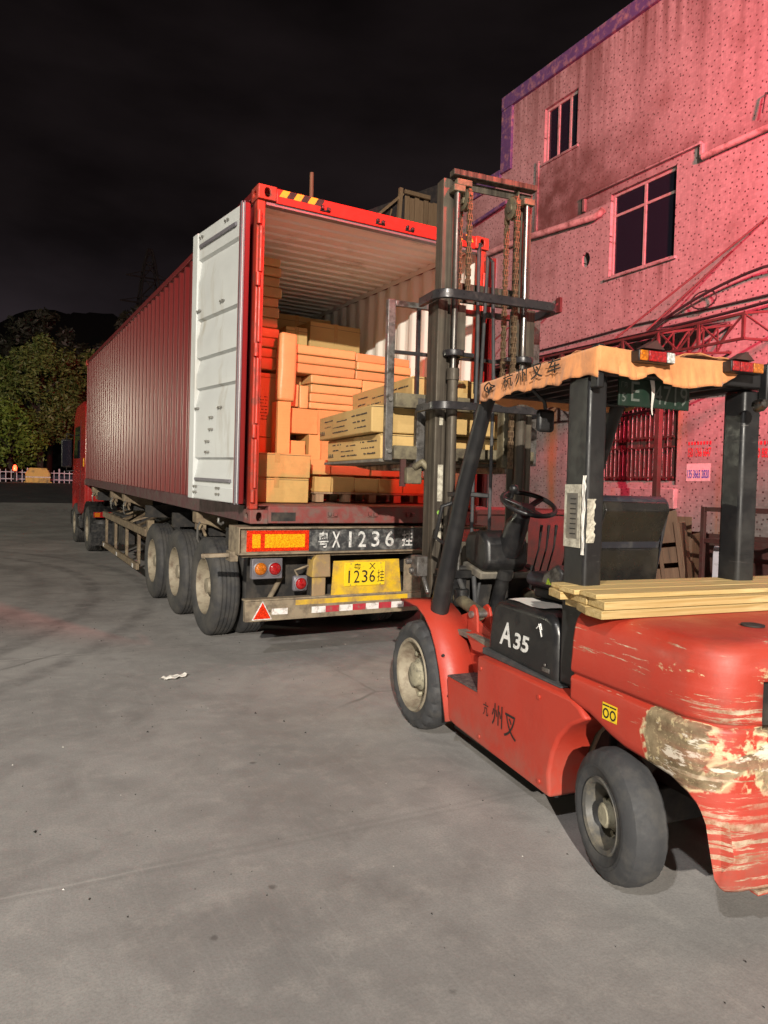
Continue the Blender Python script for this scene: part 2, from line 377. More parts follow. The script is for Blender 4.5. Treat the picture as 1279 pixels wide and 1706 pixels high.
def card(name, col, gloss=.7):
    t = NT(name); oi = t.n.new('ShaderNodeObjectInfo')
    c = t.mix(t.noise(3, 5), tuple(x*.88 for x in col), tuple(x*1.1 for x in col))
    fl = t.noise(1.0, 3, .5, t.coords((4, 4, 130))); c = t.mix(t.math('MULTIPLY', t.rng(fl, .4, .7), .12), c, tuple(x*.6 for x in col))
    c = t.mix(t.math('MULTIPLY', t.rng(t.noise(5, 6, .6), .55, .75), .35), c, tuple(x*.55 for x in col))
    c = t.mix(1.0, c, t.rng(oi.outputs['Random'], 0, 1, .82, 1.08), 'MULTIPLY')
    t.bump(t.math('ADD', t.noise(7, 5), t.math('MULTIPLY', t.noise(28, 4, .6, None, 1.2), .5)), .42, .012)
    return t.out(c, gloss, 0)
m_card = card('plain_carton', (.52, .315, .105)); m_card2 = card('tan_carton', (.52, .345, .13)); m_kraft = card('kraft_wrapped_packet', (.54, .33, .13), .45)
m_print = NT('carton_print').out((.045, .035, .028), .8, 0)
def wood(name, a, b, axis='x', fine=1.0):
    t = NT(name); sc = {'x': (.9, 26, 26), 'y': (14, .7, 14), 'z': (14, 14, .7)}[axis]
    v = t.coords(sc); oi = t.n.new('ShaderNodeObjectInfo')
    g = t.noise(2.0, 6, .6, v, 1.2); c = t.mix(t.rng(g, .3, .7), a, b)
    k = t.noise(5, 2, .5, t.coords(tuple(.35*x if x < 1 else .3*x for x in sc))); c = t.mix(t.rng(k, .72, .76), c, tuple(x*.35 for x in b))
    c = t.mix(1.0, c, t.rng(oi.outputs['Random'], 0, 1, .86, 1.06), 'MULTIPLY')
    t.bump(g, .2, .002); return t.out(c, .62, 0)
m_pine = wood('fresh_pine', (.40, .26, .085), (.66, .50, .24), 'x')
m_crate = wood('crate_wood', (.10, .05, .028), (.17, .095, .055), 'z')
m_oldwood = wood('weathered_wood', (.26, .16, .09), (.38, .25, .15), 'z')
m_trimblue = mat('parapet_blue_paint', (.055, .04, .12), .7, 0, .25, 5, (.20, .15, .15), .3, 8)
m_frame = mat('window_frame_alu', (.34, .27, .26), .5, .2, .15, 12, DUST, .3, 12)
m_pipe = mat('wall_pipe_pvc', (.40, .31, .29), .6, 0, .2, 6, (.12, .07, .06), .45, 6)
m_redsteel = mat('red_oxide_steel', (.055, .013, .011), .7, 0, .25, 8, (.055, .028, .022), .45, 9)
m_cable = NT('cable_black').out((.02, .018, .018), .6, 0)
m_blueedge = mat('awning_blue_edge', (.05, .045, .26), .5, 0, .2, 5, DUST, .25, 9)
m_awn = mat('awning_sheet_dark', (.04, .033, .034), .7, 0, .3, 5, (.10, .07, .06), .35, 6)
def tile_wall():
    """small mosaic tiles: pale field, scattered dark tiles, grout, rain streaks and soot patches"""
    t = NT('mosaic_tile_wall'); P_ = t.sep(t.tc.outputs['Object']); P = {'X': P_['X'], 'Z': P_['Z'], 'Y': t.math('ADD', P_['Y'], 3.0)}
    S = 1/.042
    u = t.math('MULTIPLY', P['Y'], S); v = t.math('MULTIPLY', P['Z'], S)
    fu, fv = t.math('FLOOR', u), t.math('FLOOR', v)
    cb = t.n.new('ShaderNodeCombineXYZ'); t.link(fu, cb.inputs[0]); t.link(fv, cb.inputs[1])
    wnz = t.n.new('ShaderNodeTexWhiteNoise'); wnz.noise_dimensions = '2D'; t.link(cb.outputs[0], wnz.inputs['Vector'])
    r = wnz.outputs['Value']
    field = t.mix(r, (.235, .20, .195), (.30, .26, .25))
    # dark accent tiles strewn loosely, one to every ten or so
    cv = t.n.new('ShaderNodeCombineXYZ'); t.link(P['Y'], cv.inputs[0]); t.link(P['Z'], cv.inputs[1])
    vo = t.n.new('ShaderNodeTexVoronoi'); vo.voronoi_dimensions = '2D'; vo.distance = 'CHEBYCHEV'; vo.inputs['Scale'].default_value = 1/.098; vo.inputs['Randomness'].default_value = .86
    t.link(cv.outputs[0], vo.inputs['Vector'])
    darkt = t.math('MULTIPLY', t.rng(vo.outputs['Distance'], .130, .108), t.rng(t.sep(vo.outputs['Color'])['X'], .12, .14))
    c = t.mix(darkt, field, (.035, .010, .011))
    gx, gy = t.math('FRACT', u), t.math('FRACT', v)
    g = t.math('MAXIMUM', t.rng(t.math('ABSOLUTE', t.math('SUBTRACT', gx, .5)), .43, .46), t.rng(t.math('ABSOLUTE', t.math('SUBTRACT', gy, .5)), .43, .46))
    c = t.mix(t.math('MULTIPLY', g, .55), c, (.22, .185, .17))
    st = t.rng(t.noise(1.3, 7, .62, t.coords((1, 3.2, .13))), .44, .70)
    hi = t.rng(P['Z'], 7.4, 9.7, .25, 1.0)
    c = t.mix(t.math('MULTIPLY', st, t.math('MULTIPLY', hi, .95)), c, (.085, .052, .046))
    so = t.rng(t.noise(.8, 8, .66), .52, .72)
    c = t.mix(t.math('MULTIPLY', so, .72), c, (.12, .07, .06))
    # dirt gathered in the corner patch below the upper window, above the pipe run
    bx = t.math('MULTIPLY', t.math('MULTIPLY', t.rng(P['Y'], 5.16, 5.06), t.rng(P['Y'], 1.4, 4.3)), t.math('MULTIPLY', t.rng(P['Z'], 8.15, 7.75), t.rng(P['Z'], 6.68, 6.72)))
    c = t.mix(t.math('MULTIPLY', bx, t.rng(t.noise(2.4, 7, .65), .30, .58, .25, .95)), c, (.075, .042, .036))
    # soot lines above the pipe run and the ledges, drip marks below the sills
    gn = t.rng(t.noise(3.2, 7, .68, t.coords((1, 1, .5))), .30, .62, .1, 1); dn = t.rng(t.noise(1.0, 6, .65, t.coords((1, 7, .25))), .42, .62)
    for (ya, yb, za, zb, up, k) in ((3.2, 8.4, 6.72, 7.15, 1, .85), (1.3, 3.85, 6.98, 7.32, 1, .8), (-4, 1.35, 6.76, 7.2, 1, .75), (1.75, 3.2, 5.36, 4.55, 0, .8), (3.95, 5.0, 8.02, 7.3, 0, .8), (1.5, 3.3, 1.38, .8, 0, .7), (-14, 6, 9.62, 8.5, 0, .7)):
        m_ = t.math('MULTIPLY', t.math('MULTIPLY', t.rng(P['Y'], ya, ya+.12), t.rng(P['Y'], yb, yb-.12)), t.math('MULTIPLY', t.rng(P['Z'], zb, za), t.rng(P['Z'], za-.01*(1 if up else -1), za)))
        c = t.mix(t.math('MULTIPLY', m_, t.math('MULTIPLY', gn if up else dn, k)), c, (.085, .045, .04))
    rust = t.math('MULTIPLY', t.rng(t.noise(.9, 5, .6, t.coords((1, 1.6, .12), loc=(0, 3.1, 0))), .55, .66), t.rng(P['Z'], 4.0, 3.2))
    c = t.mix(t.math('MULTIPLY', rust, .7), c, (.36, .15, .05))
    t.bump(t.math('SUBTRACT', 1.0, g), .3, .003)
    return t.out(c, t.rng(t.noise(4, 4), .3, .7, .35, .7), 0)
m_tile = tile_wall()
def concrete():
    t = NT('yard_concrete'); W = t.tc.outputs['Object']; P = t.sep(W)
    c = t.mix(t.rng(t.noise(.55, 8, .62), .3, .7), (.215, .207, .200), (.425, .408, .392))
    c = t.mix(t.math('MULTIPLY', t.rng(t.noise(2.3, 8, .66, None, .6), .46, .72), .55), c, (.175, .163, .157))
    c = t.mix(t.math('MULTIPLY', t.rng(t.noise(7, 7, .7), .5, .8), .45), c, (.50, .465, .43))
    c = t.mix(t.math('MULTIPLY', t.rng(t.noise(1.1, 6, .6, t.coords((1, 1, 1), loc=(7, 3, 0)), .8), .58, .78), .5), c, (.14, .125, .122))
    c = t.mix(t.math('MULTIPLY', t.rng(t.noise(95, 4, .75), .42, .66), .34), c, (.13, .12, .115))
    sp_ = t.n.new('ShaderNodeTexVoronoi'); sp_.inputs['Scale'].default_value = 3.1; sp_.inputs['Randomness'].default_value = 1; t.link(W, sp_.inputs['Vector'])
    c = t.mix(t.math('MULTIPLY', t.rng(t.math('ADD', sp_.outputs['Distance'], t.math('MULTIPLY', t.noise(30, 4), .12)), .12, .09), t.math('MULTIPLY', t.rng(t.sep(sp_.outputs['Color'])['X'], .62, .66), .6)), c, (.075, .066, .062))
    # brushed drag marks
    br = t.noise(1.0, 6, .7, t.coords((46, 1.3, 1), rot=(0, 0, .55))); c = t.mix(t.math('MULTIPLY', t.rng(br, .54, .76), .20), c, (.45, .42, .40))
    # tyre arcs: dark rubber bands along circles
    for (cx, cy, r0, w, k) in ((-9.5, 6.0, 8.9, .15, .5), (-9.5, 6.0, 9.65, .14, .42), (-9.5, 6.0, 8.2, .2, .3), (5.5, -10.2, 8.7, .12, .12), (-7.4, -6.0, 7.2, .1, .10), (-3, 14, 15.6, .16, .14)):
        dx = t.math('SUBTRACT', P['X'], cx); dy = t.math('SUBTRACT', P['Y'], cy)
        d = t.math('SQRT', t.math('ADD', t.math('MULTIPLY', dx, dx), t.math('MULTIPLY', dy, dy)))
        b = t.rng(t.math('ABSOLUTE', t.math('SUBTRACT', d, r0)), w, w*.35)
        c = t.mix(t.math('MULTIPLY', t.math('MULTIPLY', b, t.rng(t.noise(3, 6, .7), .34, .62)), k), c, (.06, .056, .056))
    # slab joints: pale lime-filled lines, broken up
    br_ = t.rng(t.noise(1.4, 5, .7), .40, .56)
    for (nx, ny, d0, w) in JOINTS:
        d = t.math('ABSOLUTE', t.math('SUBTRACT', t.math('ADD', t.math('MULTIPLY', P['X'], nx), t.math('MULTIPLY', P['Y'], ny)), t.math('ADD', d0, t.math('MULTIPLY', t.math('SUBTRACT', t.noise(2.5, 4), .5), .05))))
        c = t.mix(t.math('MULTIPLY', t.rng(d, w*.8, w*.2), t.math('MULTIPLY', br_, t.rng(t.noise(.45, 2), .45, .62, .02, .5))), c, (.50, .48, .45))
        c = t.mix(t.math('MULTIPLY', t.rng(t.math('ABSOLUTE', t.math('SUBTRACT', d, w*2.2)), w*2, 0), .16), c, (.10, .095, .09))
    crk = t.n.new('ShaderNodeTexVoronoi'); crk.feature = 'DISTANCE_TO_EDGE'; crk.inputs['Scale'].default_value = .33
    wv = t.n.new('ShaderNodeMix'); wv.data_type = 'VECTOR'; wv.inputs[0].default_value = .12
    nn = t.n.new('ShaderNodeTexNoise'); nn.inputs['Scale'].default_value = 1.3; nn.inputs['Detail'].default_value = 6; t.link(W, nn.inputs['Vector'])
    t.link(W, wv.inputs[4]); t.link(nn.outputs['Color'], wv.inputs[5]); t.link(wv.outputs[1], crk.inputs['Vector'])
    ck = t.math('MULTIPLY', t.rng(crk.outputs['Distance'], .006, .001), t.rng(t.noise(.5, 3), .56, .64))
    c = t.mix(t.math('MULTIPLY', ck, .55), c, (.09, .085, .08))
    t.bump(t.math('ADD', t.noise(60, 5, .7), t.math('MULTIPLY', t.noise(4, 5), 1.5)), .22, .006)
    return t.out(c, t.rng(t.noise(1.7, 6), .3, .7, .55, .85), 0)
m_asph = mat('far_asphalt', (.045, .042, .046), .8, 0, .2, .6, (.07, .065, .065), .3, 1.2, .2, 30)
m_bark = mat('bark', (.05, .04, .03), .9, 0, .3, 8, None, 0, 1, .4, 30)
def leafm(name, a, b):
    t = NT(name); g = t.n.new('ShaderNodeNewGeometry'); c = t.mix(g.outputs['Random Per Island'], a, b)
    t.b.inputs['Subsurface Weight'].default_value = 0
    return t.out(c, .55, 0)
m_leaf = leafm('leaf_olive', (.075, .105, .024), (.17, .20, .05)); m_leaf2 = leafm('leaf_green', (.10, .15, .024), (.21, .28, .042)); m_leaf3 = leafm('leaf_dark', (.018, .022, .014), (.04, .042, .024))
m_hill = mat('dark_wooded_hill', (.010, .011, .011), 1, 0, .4, .15, None, 0, 1, .5, 1)
m_white = mat('fence_white_paint', (.62, .58, .64), .55, 0, .1, 6, DUST, .2, 8)
m_barrier = mat('barrier_yellow', (.72, .47, .12), .6, 0, .15, 3, DUST, .3, 3)
m_bin = mat('bin_dark_oxide', (.085, .026, .022), .7, 0, .25, 6, (.05, .03, .026), .4, 7)
# ------------------------------------------------------------------ ground
JOINTS = ((.059, .998, -3.079, .012), (.02, .9998, .98, .016), (.998, -.059, -4.6, .014), (.998, -.059, 1.95, .012), (.03, .999, 5.1, .016), (.03, .999, 9.3, .02))
m_conc = concrete()
def gz(y):
    t = min(1, max(0, (y-22)/15)); return 1.47*(t*t*(3-2*t))
YS = [-60, -30, -12, -6, 0, 6, 12, 18, 22, 24, 26, 28, 30, 32, 34, 36, 37, 40, 60, 120, 400, 900]
g = MB(); xs = [-700, -200, -60, -20, -8, 0, 8, 20, 60, 200, 700]
for y in YS:
    for x in xs: g.v.append((x, y, gz(y)))
n = len(xs)
for j in range(len(YS)-1):
    for i in range(n-1): g.f.append([j*n+i, j*n+i+1, (j+1)*n+i+1, (j+1)*n+i]); g.mi.append(0)
tag(obj('ground', g, m_conc, smooth=60), kind='structure')
# dark asphalt road crossing behind the yard
r = MB(); ry = [28.6, 30, 32, 34, 35.5, 37.2]
for y in ry: r.v += [(-120, y, gz(y)+.006), (60, y, gz(y)+.006)]
for j in range(len(ry)-1): r.f.append([2*j, 2*j+1, 2*j+3, 2*j+2]); r.mi.append(0)
tag(obj('road', r, m_asph, smooth=60), kind='structure')

# ------------------------------------------------------------------ pink-lit tiled building
XW = 7.5
B = empty('tiled_building', (XW, 3, 0))
tag(B, 'three-storey mosaic-tiled building lit pink by an unseen red light, right of the truck', 'building')
def bp(name, mb, m, parent=None, **k):
    """mb in world coordinates, x measured from the wall face (negative = out of the wall)"""
    o = obj(name, mb, m, parent or B, **k)
    for v in o.data.vertices: v.co.y -= 3
    return o
def wallrect(holes, y0, y1, z0, z1, t=.22):
    """wall slab as rectangles round the openings (y0,y1,z0,z1)"""
    ys = sorted({y0, y1, *[h[0] for h in holes], *[h[1] for h in holes]}); zs = sorted({z0, z1, *[h[2] for h in holes], *[h[3] for h in holes]})
    mb = MB(); iy = {y: i for i, y in enumerate(ys)}; iz = {z: i for i, z in enumerate(zs)}; W = len(ys)
    mb.v = [(0, y, z) for z in zs for y in ys]
    def solid(i, j):
        if not (0 <= i < len(ys)-1 and 0 <= j < len(zs)-1): return False
        cy, cz = (ys[i]+ys[i+1])/2, (zs[j]+zs[j+1])/2
        return not any(h[0] < cy < h[1] and h[2] < cz < h[3] for h in holes)
    off = len(mb.v); mb.v += [(t, y, z) for z in zs for y in ys]
    for j in range(len(zs)-1):
        for i in range(len(ys)-1):
            if not solid(i, j): continue
            q = [j*W+i, j*W+i+1, (j+1)*W+i+1, (j+1)*W+i]
            mb.f += [q[::-1], [off+k for k in q]]
            for (a, b, di, dj) in ((0,1,0,-1),(1,2,1,0),(2,3,0,1),(3,0,-1,0)):
                if not solid(i+di, j+dj): mb.f.append([q[a], q[b], off+q[b], off+q[a]])
    mb.mi = [0]*len(mb.f); return mb
UPW = (4.05, 4.95, 8.05, 9.10); LOW = (1.80, 3.16, 5.39, 6.83); GRW = (1.60, 3.22, 1.76, 3.24); HOLE = (3.60, 3.84, 5.70, 6.0)
wm = wallrect([UPW, LOW, GRW, HOLE], -14, 6.2, 0, 9.86)
wall = bp('wall', wm, m_tile)
wall2 = bp('wall', wallrect([], 6.2, 8.6, 0, 8.35, .24), m_tile)
bp('side_wall', MB().box(.23, 7, 6.02, 6.198, 8.3, 9.86).box(.24, 7, 8.4, 8.598, 0, 8.3), m_tile)
bp('roof_slab', MB().box(.23, 7.2, -14, 6.0, 9.6, 9.84).box(.25, 7.2, 6.2, 8.4, 8.1, 8.34), m_awn)
# round service hole: tiled ring closing the square opening
ho = [(3.72+.12*cos(2*pi*i/24+pi/4)*1.0/max(abs(cos(2*pi*i/24+pi/4)), abs(sin(2*pi*i/24+pi/4))), 5.85+.15*sin(2*pi*i/24+pi/4)/max(abs(cos(2*pi*i/24+pi/4)), abs(sin(2*pi*i/24+pi/4)))) for i in range(24)]
hi_ = [(3.72+.10*cos(2*pi*i/24+pi/4), 5.85+.135*sin(2*pi*i/24+pi/4)) for i in range(24)]
bp('vent_hole', MB().ring_plate(ho, hi_, lambda p: (.001, p[0], p[1]), lambda p: (.04, p[0], p[1])), m_tile)
bp('interior_backing', MB().box(.221, .23, 3.5, 3.95, 5.55, 6.15).box(1.6, 1.65, 3.9, 5.1, 7.9, 9.3).box(1.6, 1.65, 1.6, 3.4, 5.2, 7), m_dark)  # dark sheets added close behind the openings, giving them their inner darkness
# parapet band and corner band in dark blue paint
bp('parapet_band', MB().box(-.06, .3, -14, 6.26, 9.62, 9.9), m_trimblue, bevel=.01)
bp('corner_band', MB().box(-.055, .3, 5.92, 6.255, 8.32, 9.618), m_trimblue, bevel=.01)
bp('parapet_band', MB().box(-.05, .3, 6.27, 8.65, 8.12, 8.42), m_trimblue, bevel=.01)
# vertical rib and ledge round the stained patch
bp('wall_rib', MB().box(-.035, .002, 5.06, 5.13, 6.74, 8.14), m_tile, bevel=.006)
def window(rect, bars, hbar, depth=.06, fw=.05):
    y0, y1, z0, z1 = rect
    f = MB(); d0, d1 = depth, depth+.06
    f.box(d0, d1, y0, y1, z0, z0+fw).box(d0, d1, y0, y1, z1-fw, z1).box(d0, d1, y0, y0+fw, z0+fw, z1-fw).box(d0, d1, y1-fw, y1, z0+fw, z1-fw)
    w = bp('window', f, m_frame, bevel=.004)
    xs_ = [y0+fw] + [b for b in bars] + [y1-fw]
    for b in bars: bp('mullion', MB().box(d0+.004, d1-.004, b-fw/2, b+fw/2, z0+fw, z1-fw), m_frame, w, bevel=.003)
    cuts = [z0+fw] + ([hbar] if hbar else []) + [z1-fw]
    for i in range(len(xs_)-1):
        a, c = xs_[i] + (fw/2 if i else 0), xs_[i+1] - (fw/2 if i < len(xs_)-2 else 0)
        if hbar: bp('transom', MB().box(d0+.006, d1-.006, a, c, hbar-.022, hbar+.022), m_frame, w)
        for k in range(len(cuts)-1):
            bp('pane', MB().box(d0+.026, d0+.032, a, c, cuts[k]+(.022 if k else 0), cuts[k+1]-(.022 if k < len(cuts)-2 else 0)), m_glass, w)
    return w
w1 = window(UPW, [4.30, 4.62], None)
w2 = window(LOW, [2.46], 6.45)
bp('sill', MB().box(-.05, .06, 1.74, 3.22, 5.34, 5.385), m_tile, bevel=.006)
bp('sill', MB().box(-.03, .06, 4.0, 5.0, 8.0, 8.045), m_tile, bevel=.006)
bp('drip_ledge', MB().box(-.07, .0, 1.34, 3.80, 6.95, 7.0).box(-.06, 0, 1.30, 1.36, 6.74, 6.949).box(-.06, 0, 3.74, 3.80, 6.72, 6.949), m_tile, bevel=.008)
# lower barred window: grille of slim bars, brown shutters behind
gwin = bp('window', MB().box(.05, .11, 1.60, 3.22, 1.76, 1.82).box(.05, .11, 1.60, 3.22, 3.18, 3.24).box(.05, .11, 1.60, 1.66, 1.82, 3.18).box(.05, .11, 3.16, 3.22, 1.82, 3.18), m_frame, bevel=.004)
for i in range(17):
    y = 1.70 + i*.0905; tall = i % 4 == 1
    for (a, b) in (((1.83, 3.17),) if tall else ((1.90, 2.36), (2.55, 3.05))):
        bp('grille_bar', MB().cyl((.008, y, a), (.008, y, b), .006 if not tall else .008, n=6), m_steel, gwin)
for z in (1.88, 2.37, 2.53, 3.06): bp('grille_rail', MB().box(-.004, .02, 1.66, 3.16, z-.012, z+.012), m_redsteel, gwin)
for k in range(4):
    bp('shutter_panel', MB().box(.075, .10, 1.665+k*.3745, 1.665+k*.3745+.36, 1.825, 3.175), m_bin, gwin, bevel=.01)
    for z in (1.93, 2.58): bp('shutter_arch', MB().tube([(.07, 1.70+k*.3745+.29*(.5-.5*cos(a*pi/8)), z+.38+.07*sin(a*pi/8)) for a in range(9)], .014, 6), m_redsteel, gwin)
bp('window_ledge', MB().box(-.10, .0, 1.55, 3.3, 1.38, 1.70), m_tile, bevel=.01)
# pipes on the wall
bp('drain_pipe', MB().tube([(-.07, 8.6, 6.80), (-.07, 6.6, 6.74), (-.07, 5.3, 6.70), (-.07, 3.45, 6.53), (-.06, 3.36, 6.56), (-.02, 3.30, 6.62)], .062, 12), m_pipe, smooth=50)
bp('conduit_pipe', MB().tube([(-.05, 1.30, 6.74), (-.05, .2, 6.74), (-.05, -3, 6.76), (-.05, -8, 6.8)], .05, 10), m_pipe, smooth=50)
bp('overflow_pipe', MB().bar((-.10, 7.2, 7.52), (-.10, 5.95, 7.62), .05, .07), m_trimblue, bevel=.005)
bp('wall_bracket', MB().bar((0, 4.36, 5.22), (-.30, 4.42, 5.00), .035, .035).box(-.05, 0, 4.30, 4.42, 5.02, 5.3), m_redsteel, bevel=.004)
bp('wall_hook', MB().tube([(0, .30, 7.25), (-.08, .30, 7.22), (-.10, .32, 6.95)], .012, 6), m_cable, smooth=50)
# cables looping along the wall
def sag(p, q, s, n=14): return [tuple(Vector(p).lerp(Vector(q), i/n) - Vector((0, 0, 4*s*(i/n)*(1-i/n)))) for i in range(n+1)]
bp('cable', MB().tube(sag((-.03, 7.5, 4.42), (-.03, 2.6, 4.44), .05) + sag((-.03, 2.6, 4.44), (-.03, -4, 4.52), .06), .016, 6), m_cable, smooth=60)
bp('cable', MB().tube(sag((-.12, 1.9, 4.25), (-.12, -3, 4.62), .10), .024, 6), m_cable, smooth=60)
bp('cable', MB().tube(sag((-.16, 2.2, 4.2), (-.14, .2, 4.78), -.10, 10) + sag((-.14, .2, 4.78), (-.14, -4, 4.9), .05), .022, 6), m_cable, smooth=60)
bp('cable', MB().tube([(-.1, 1.15+.22*cos(a*pi/8), 4.55+.13*sin(a*pi/8)) for a in range(17)], .012, 6), m_cable, smooth=60)
bp('cable', MB().tube(sag((-.05, 3.4, 2.95), (-.05, 1.2, 3.16), .10) + sag((-.05, 1.2, 3.16), (-.05, -4, 3.2), .04), .026, 6), m_cable, smooth=60)
# painted phone-number notices
def notice(y0, y1, z0, z1, m): return bp('notice', MB().box(-.003, -.0005, y0, y1, z0, z1), m)
m_not = mat('faded_notice', (.52, .44, .44), .8, 0, .12, 14, (.40, .33, .32), .3, 18)
m_redink = NT('notice_red_ink').out((.55, .015, .03), .7, 0); m_blueink = NT('notice_blue_ink').out((.05, .04, .40), .7, 0)
for (yc, zc, s, m, wd, h, bgd) in ((1.19, 2.26, '150 1766 6647', m_redink, .40, .14, 0), (1.19, 2.40, '▪▪▪▪▪▪▪▪', m_redink, .40, .05, 0), (1.20, 1.93, '135 3665 2820', m_blueink, .38, .13, 1), (.12, 2.22, '150 8829 66', m_redink, .40, .14, 0), (.12, 2.36, '▪▪▪▪▪▪▪▪', m_redink, .40, .05, 0)):
    pn = notice(yc-wd/2-.02, yc+wd/2+.02, zc-.11, zc+.16, m_not) if bgd else None
    t_ = text('notice_lettering', s, m, pn or B, (0, 0, 0), (0, -1, 0), (0, 0, 1), h, wd, 0, .012)
    if t_:
        for v in t_.data.vertices: v.co += Vector((-.006, yc-3, zc))

# steel awning in front of the wall
A = empty('steel_awning', (XW, 3, 4.0)); tag(A, 'dark lean-to awning on red steel trusses fixed to the tiled wall', 'awning')
def ap(name, mb, m, parent=None, **k):
    o = obj(name, mb, m, parent or A, **k)
    for v in o.data.vertices: v.co.y -= 3; v.co.z -= 4.0
    return o
for k in range(9):
    y0 = .75 + k*.92
    ap('roof_sheet', MB().grid(10, 4, lambda u, v, y0=y0: (-1.55*v-.02, y0+u*.915, 4.16-.32*v+.018*sin(u*10*pi))), m_awn, solid=.006)
ap('edge_trim', MB().box(-.03, -.005, 1.4, 9, 4.19, 4.26), m_blueedge)
for y in (.72, 3.0, 5.3, 7.6):
    tr = ap('truss', MB().bar((-.02, y, 4.10), (-1.58, y, 3.78), .034, .034).bar((-.02, y, 3.70), (-1.58, y, 3.50), .034, .034), m_redsteel, bevel=.004)
    for i in range(5):
        a = i/5; b = (i+1)/5
        ap('truss_web', MB().bar((-.02-1.56*a, y, 4.10-.32*a), (-.02-1.56*b, y, 3.70-.20*b), .02, .02).bar((-.02-1.56*b, y, 4.10-.32*b), (-.02-1.56*b, y, 3.70-.20*b), .02, .02), m_redsteel, tr)
lt = ap('front_truss', MB().bar((-1.56, -.55, 3.80), (-1.56, 9, 3.80), .034, .034).bar((-1.56, -.55, 3.50), (-1.56, 9, 3.50), .034, .034), m_redsteel, bevel=.004)
for i in range(15):
    y = -.52+i*.62
    ap('truss_web', MB().bar((-1.56, y, 3.80), (-1.56, y+.31, 3.50), .02, .02).bar((-1.56, y+.31, 3.50), (-1.56, y+.62, 3.80), .02, .02).bar((-1.56, y, 3.5), (-1.56, y, 3.8), .035, .035), m_redsteel, lt)
ap('end_frame', MB().bar((-.02, -.52, 4.1), (-1.56, -.52, 3.80), .03, .03).bar((-.02, -.52, 3.62), (-1.56, -.52, 3.50), .03, .03).bar((-.7, -.52, 3.55), (-1.56, -.52, 3.80), .02, .02), m_redsteel, bevel=.004)
for (p, q) in (((-.02, .24, 5.5), (-1.5, 1.55, 3.86)), ((-.02, .76, 5.18), (-.9, 1.5, 4.05)), ((-.02, 5.0, 5.35), (-1.5, 5.6, 3.86))):
    ap('tie_rod', MB().cyl(p, q, .015, n=8), m_redsteel, smooth=50)
ap('post', MB().box(-1.24, -1.16, .93, 1.01, 0, 3.48), m_redsteel, bevel=.004)
ap('post', MB().box(-1.24, -1.16, 5.6, 5.68, 0, 3.48), m_redsteel, bevel=.004)

# ------------------------------------------------------------------ things stacked along the wall
def crate(loc, rz, ry, s, label, group=None):
    c = empty('slatted_crate', loc, (0, ry, rz)); tag(c, label, 'crate', group)
    w, d, h = s
    for z in (0, h*.34, h*.67, h-.06):
        obj('slat', MB().box(-w/2, w/2, -d/2-.012, -d/2+.008, z, z+h*.26), m_crate, c, bevel=.004)
    obj('back_board', MB().box(-w/2, w/2, d/2-.015, d/2, 0, h), m_crate, c, bevel=.003)
    for x in (-w/2+.03, 0, w/2-.03): obj('upright', MB().box(x-.025, x+.025, -d/2-.035, -d/2-.014, 0, h), m_crate, c, bevel=.004)
    for x in (-w/2, w/2): obj('side_board', MB().box(x-.01, x+.01, -d/2+.01, d/2-.016, .02, h-.02), m_crate, c, bevel=.003)
    return c
crate((6.0, .46, .42), RAD(-62), RAD(-9), (.52, .5, .80), 'wooden slatted crate leaning upright by the tiled wall, behind the seat', 'wooden crates by the wall')
crate((6.08, .60, 0), RAD(-66), 0, (.9, .75, .41), 'low wooden crate lying under the leaning crate by the wall', 'wooden crates by the wall')
crate((6.6, .80, 0), RAD(-70), 0, (.5, .5, 1.08), 'tall dark wooden crate partly hidden behind the leaning crate', 'wooden crates by the wall')
st = empty('red_steel_rack', (5.95, -1.05, 0), (0, 0, RAD(-88))); tag(st, 'red steel tube rack standing by the tiled wall, right of the crates', 'rack')
for x in (-.75, .75):
    for y in (-.3, .3): obj('leg', MB().box(x-.025, x+.025, y-.025, y+.025, 0, 1.46), m_redsteel, st, bevel=.004)
for z in (.45, 1.05, 1.43):
    for y in (-.3, .3): obj('rail', MB().box(-.724, .724, y-.02, y+.02, z-.025, z+.025), m_redsteel, st, bevel=.003)
for z in (.45, 1.05, 1.43):
    for x in (-.75, .75): obj('rail', MB().box(x-.018, x+.018, -.274, .274, z-.024, z+.024), m_redsteel, st, bevel=.003)
sh = obj('leaning_board', MB().box(-.02, .02, -.55, .55, 0, 1.08), m_redsteel, bevel=.006); sh.location = (6.75, .02, 0); sh.rotation_euler = (0, RAD(9), RAD(6))
tag(sh, 'brown sheet of board leaning on the tiled wall behind the red rack', 'board')
bn = obj('white_stone_post', MB().prism([(-.05, 0), (.05, 0), (.05, .46), (.03, .50), (-.03, .50), (-.05, .46)], 'y', -.05, .05), m_white, bevel=.008); bn.location = (6.1, .0, .47)
bn.parent = None; bn.location = (5.9, -.34, .475); bn.name = 'plastic_canister'
tag(bn, 'slim white plastic canister standing on the red rack', 'canister')
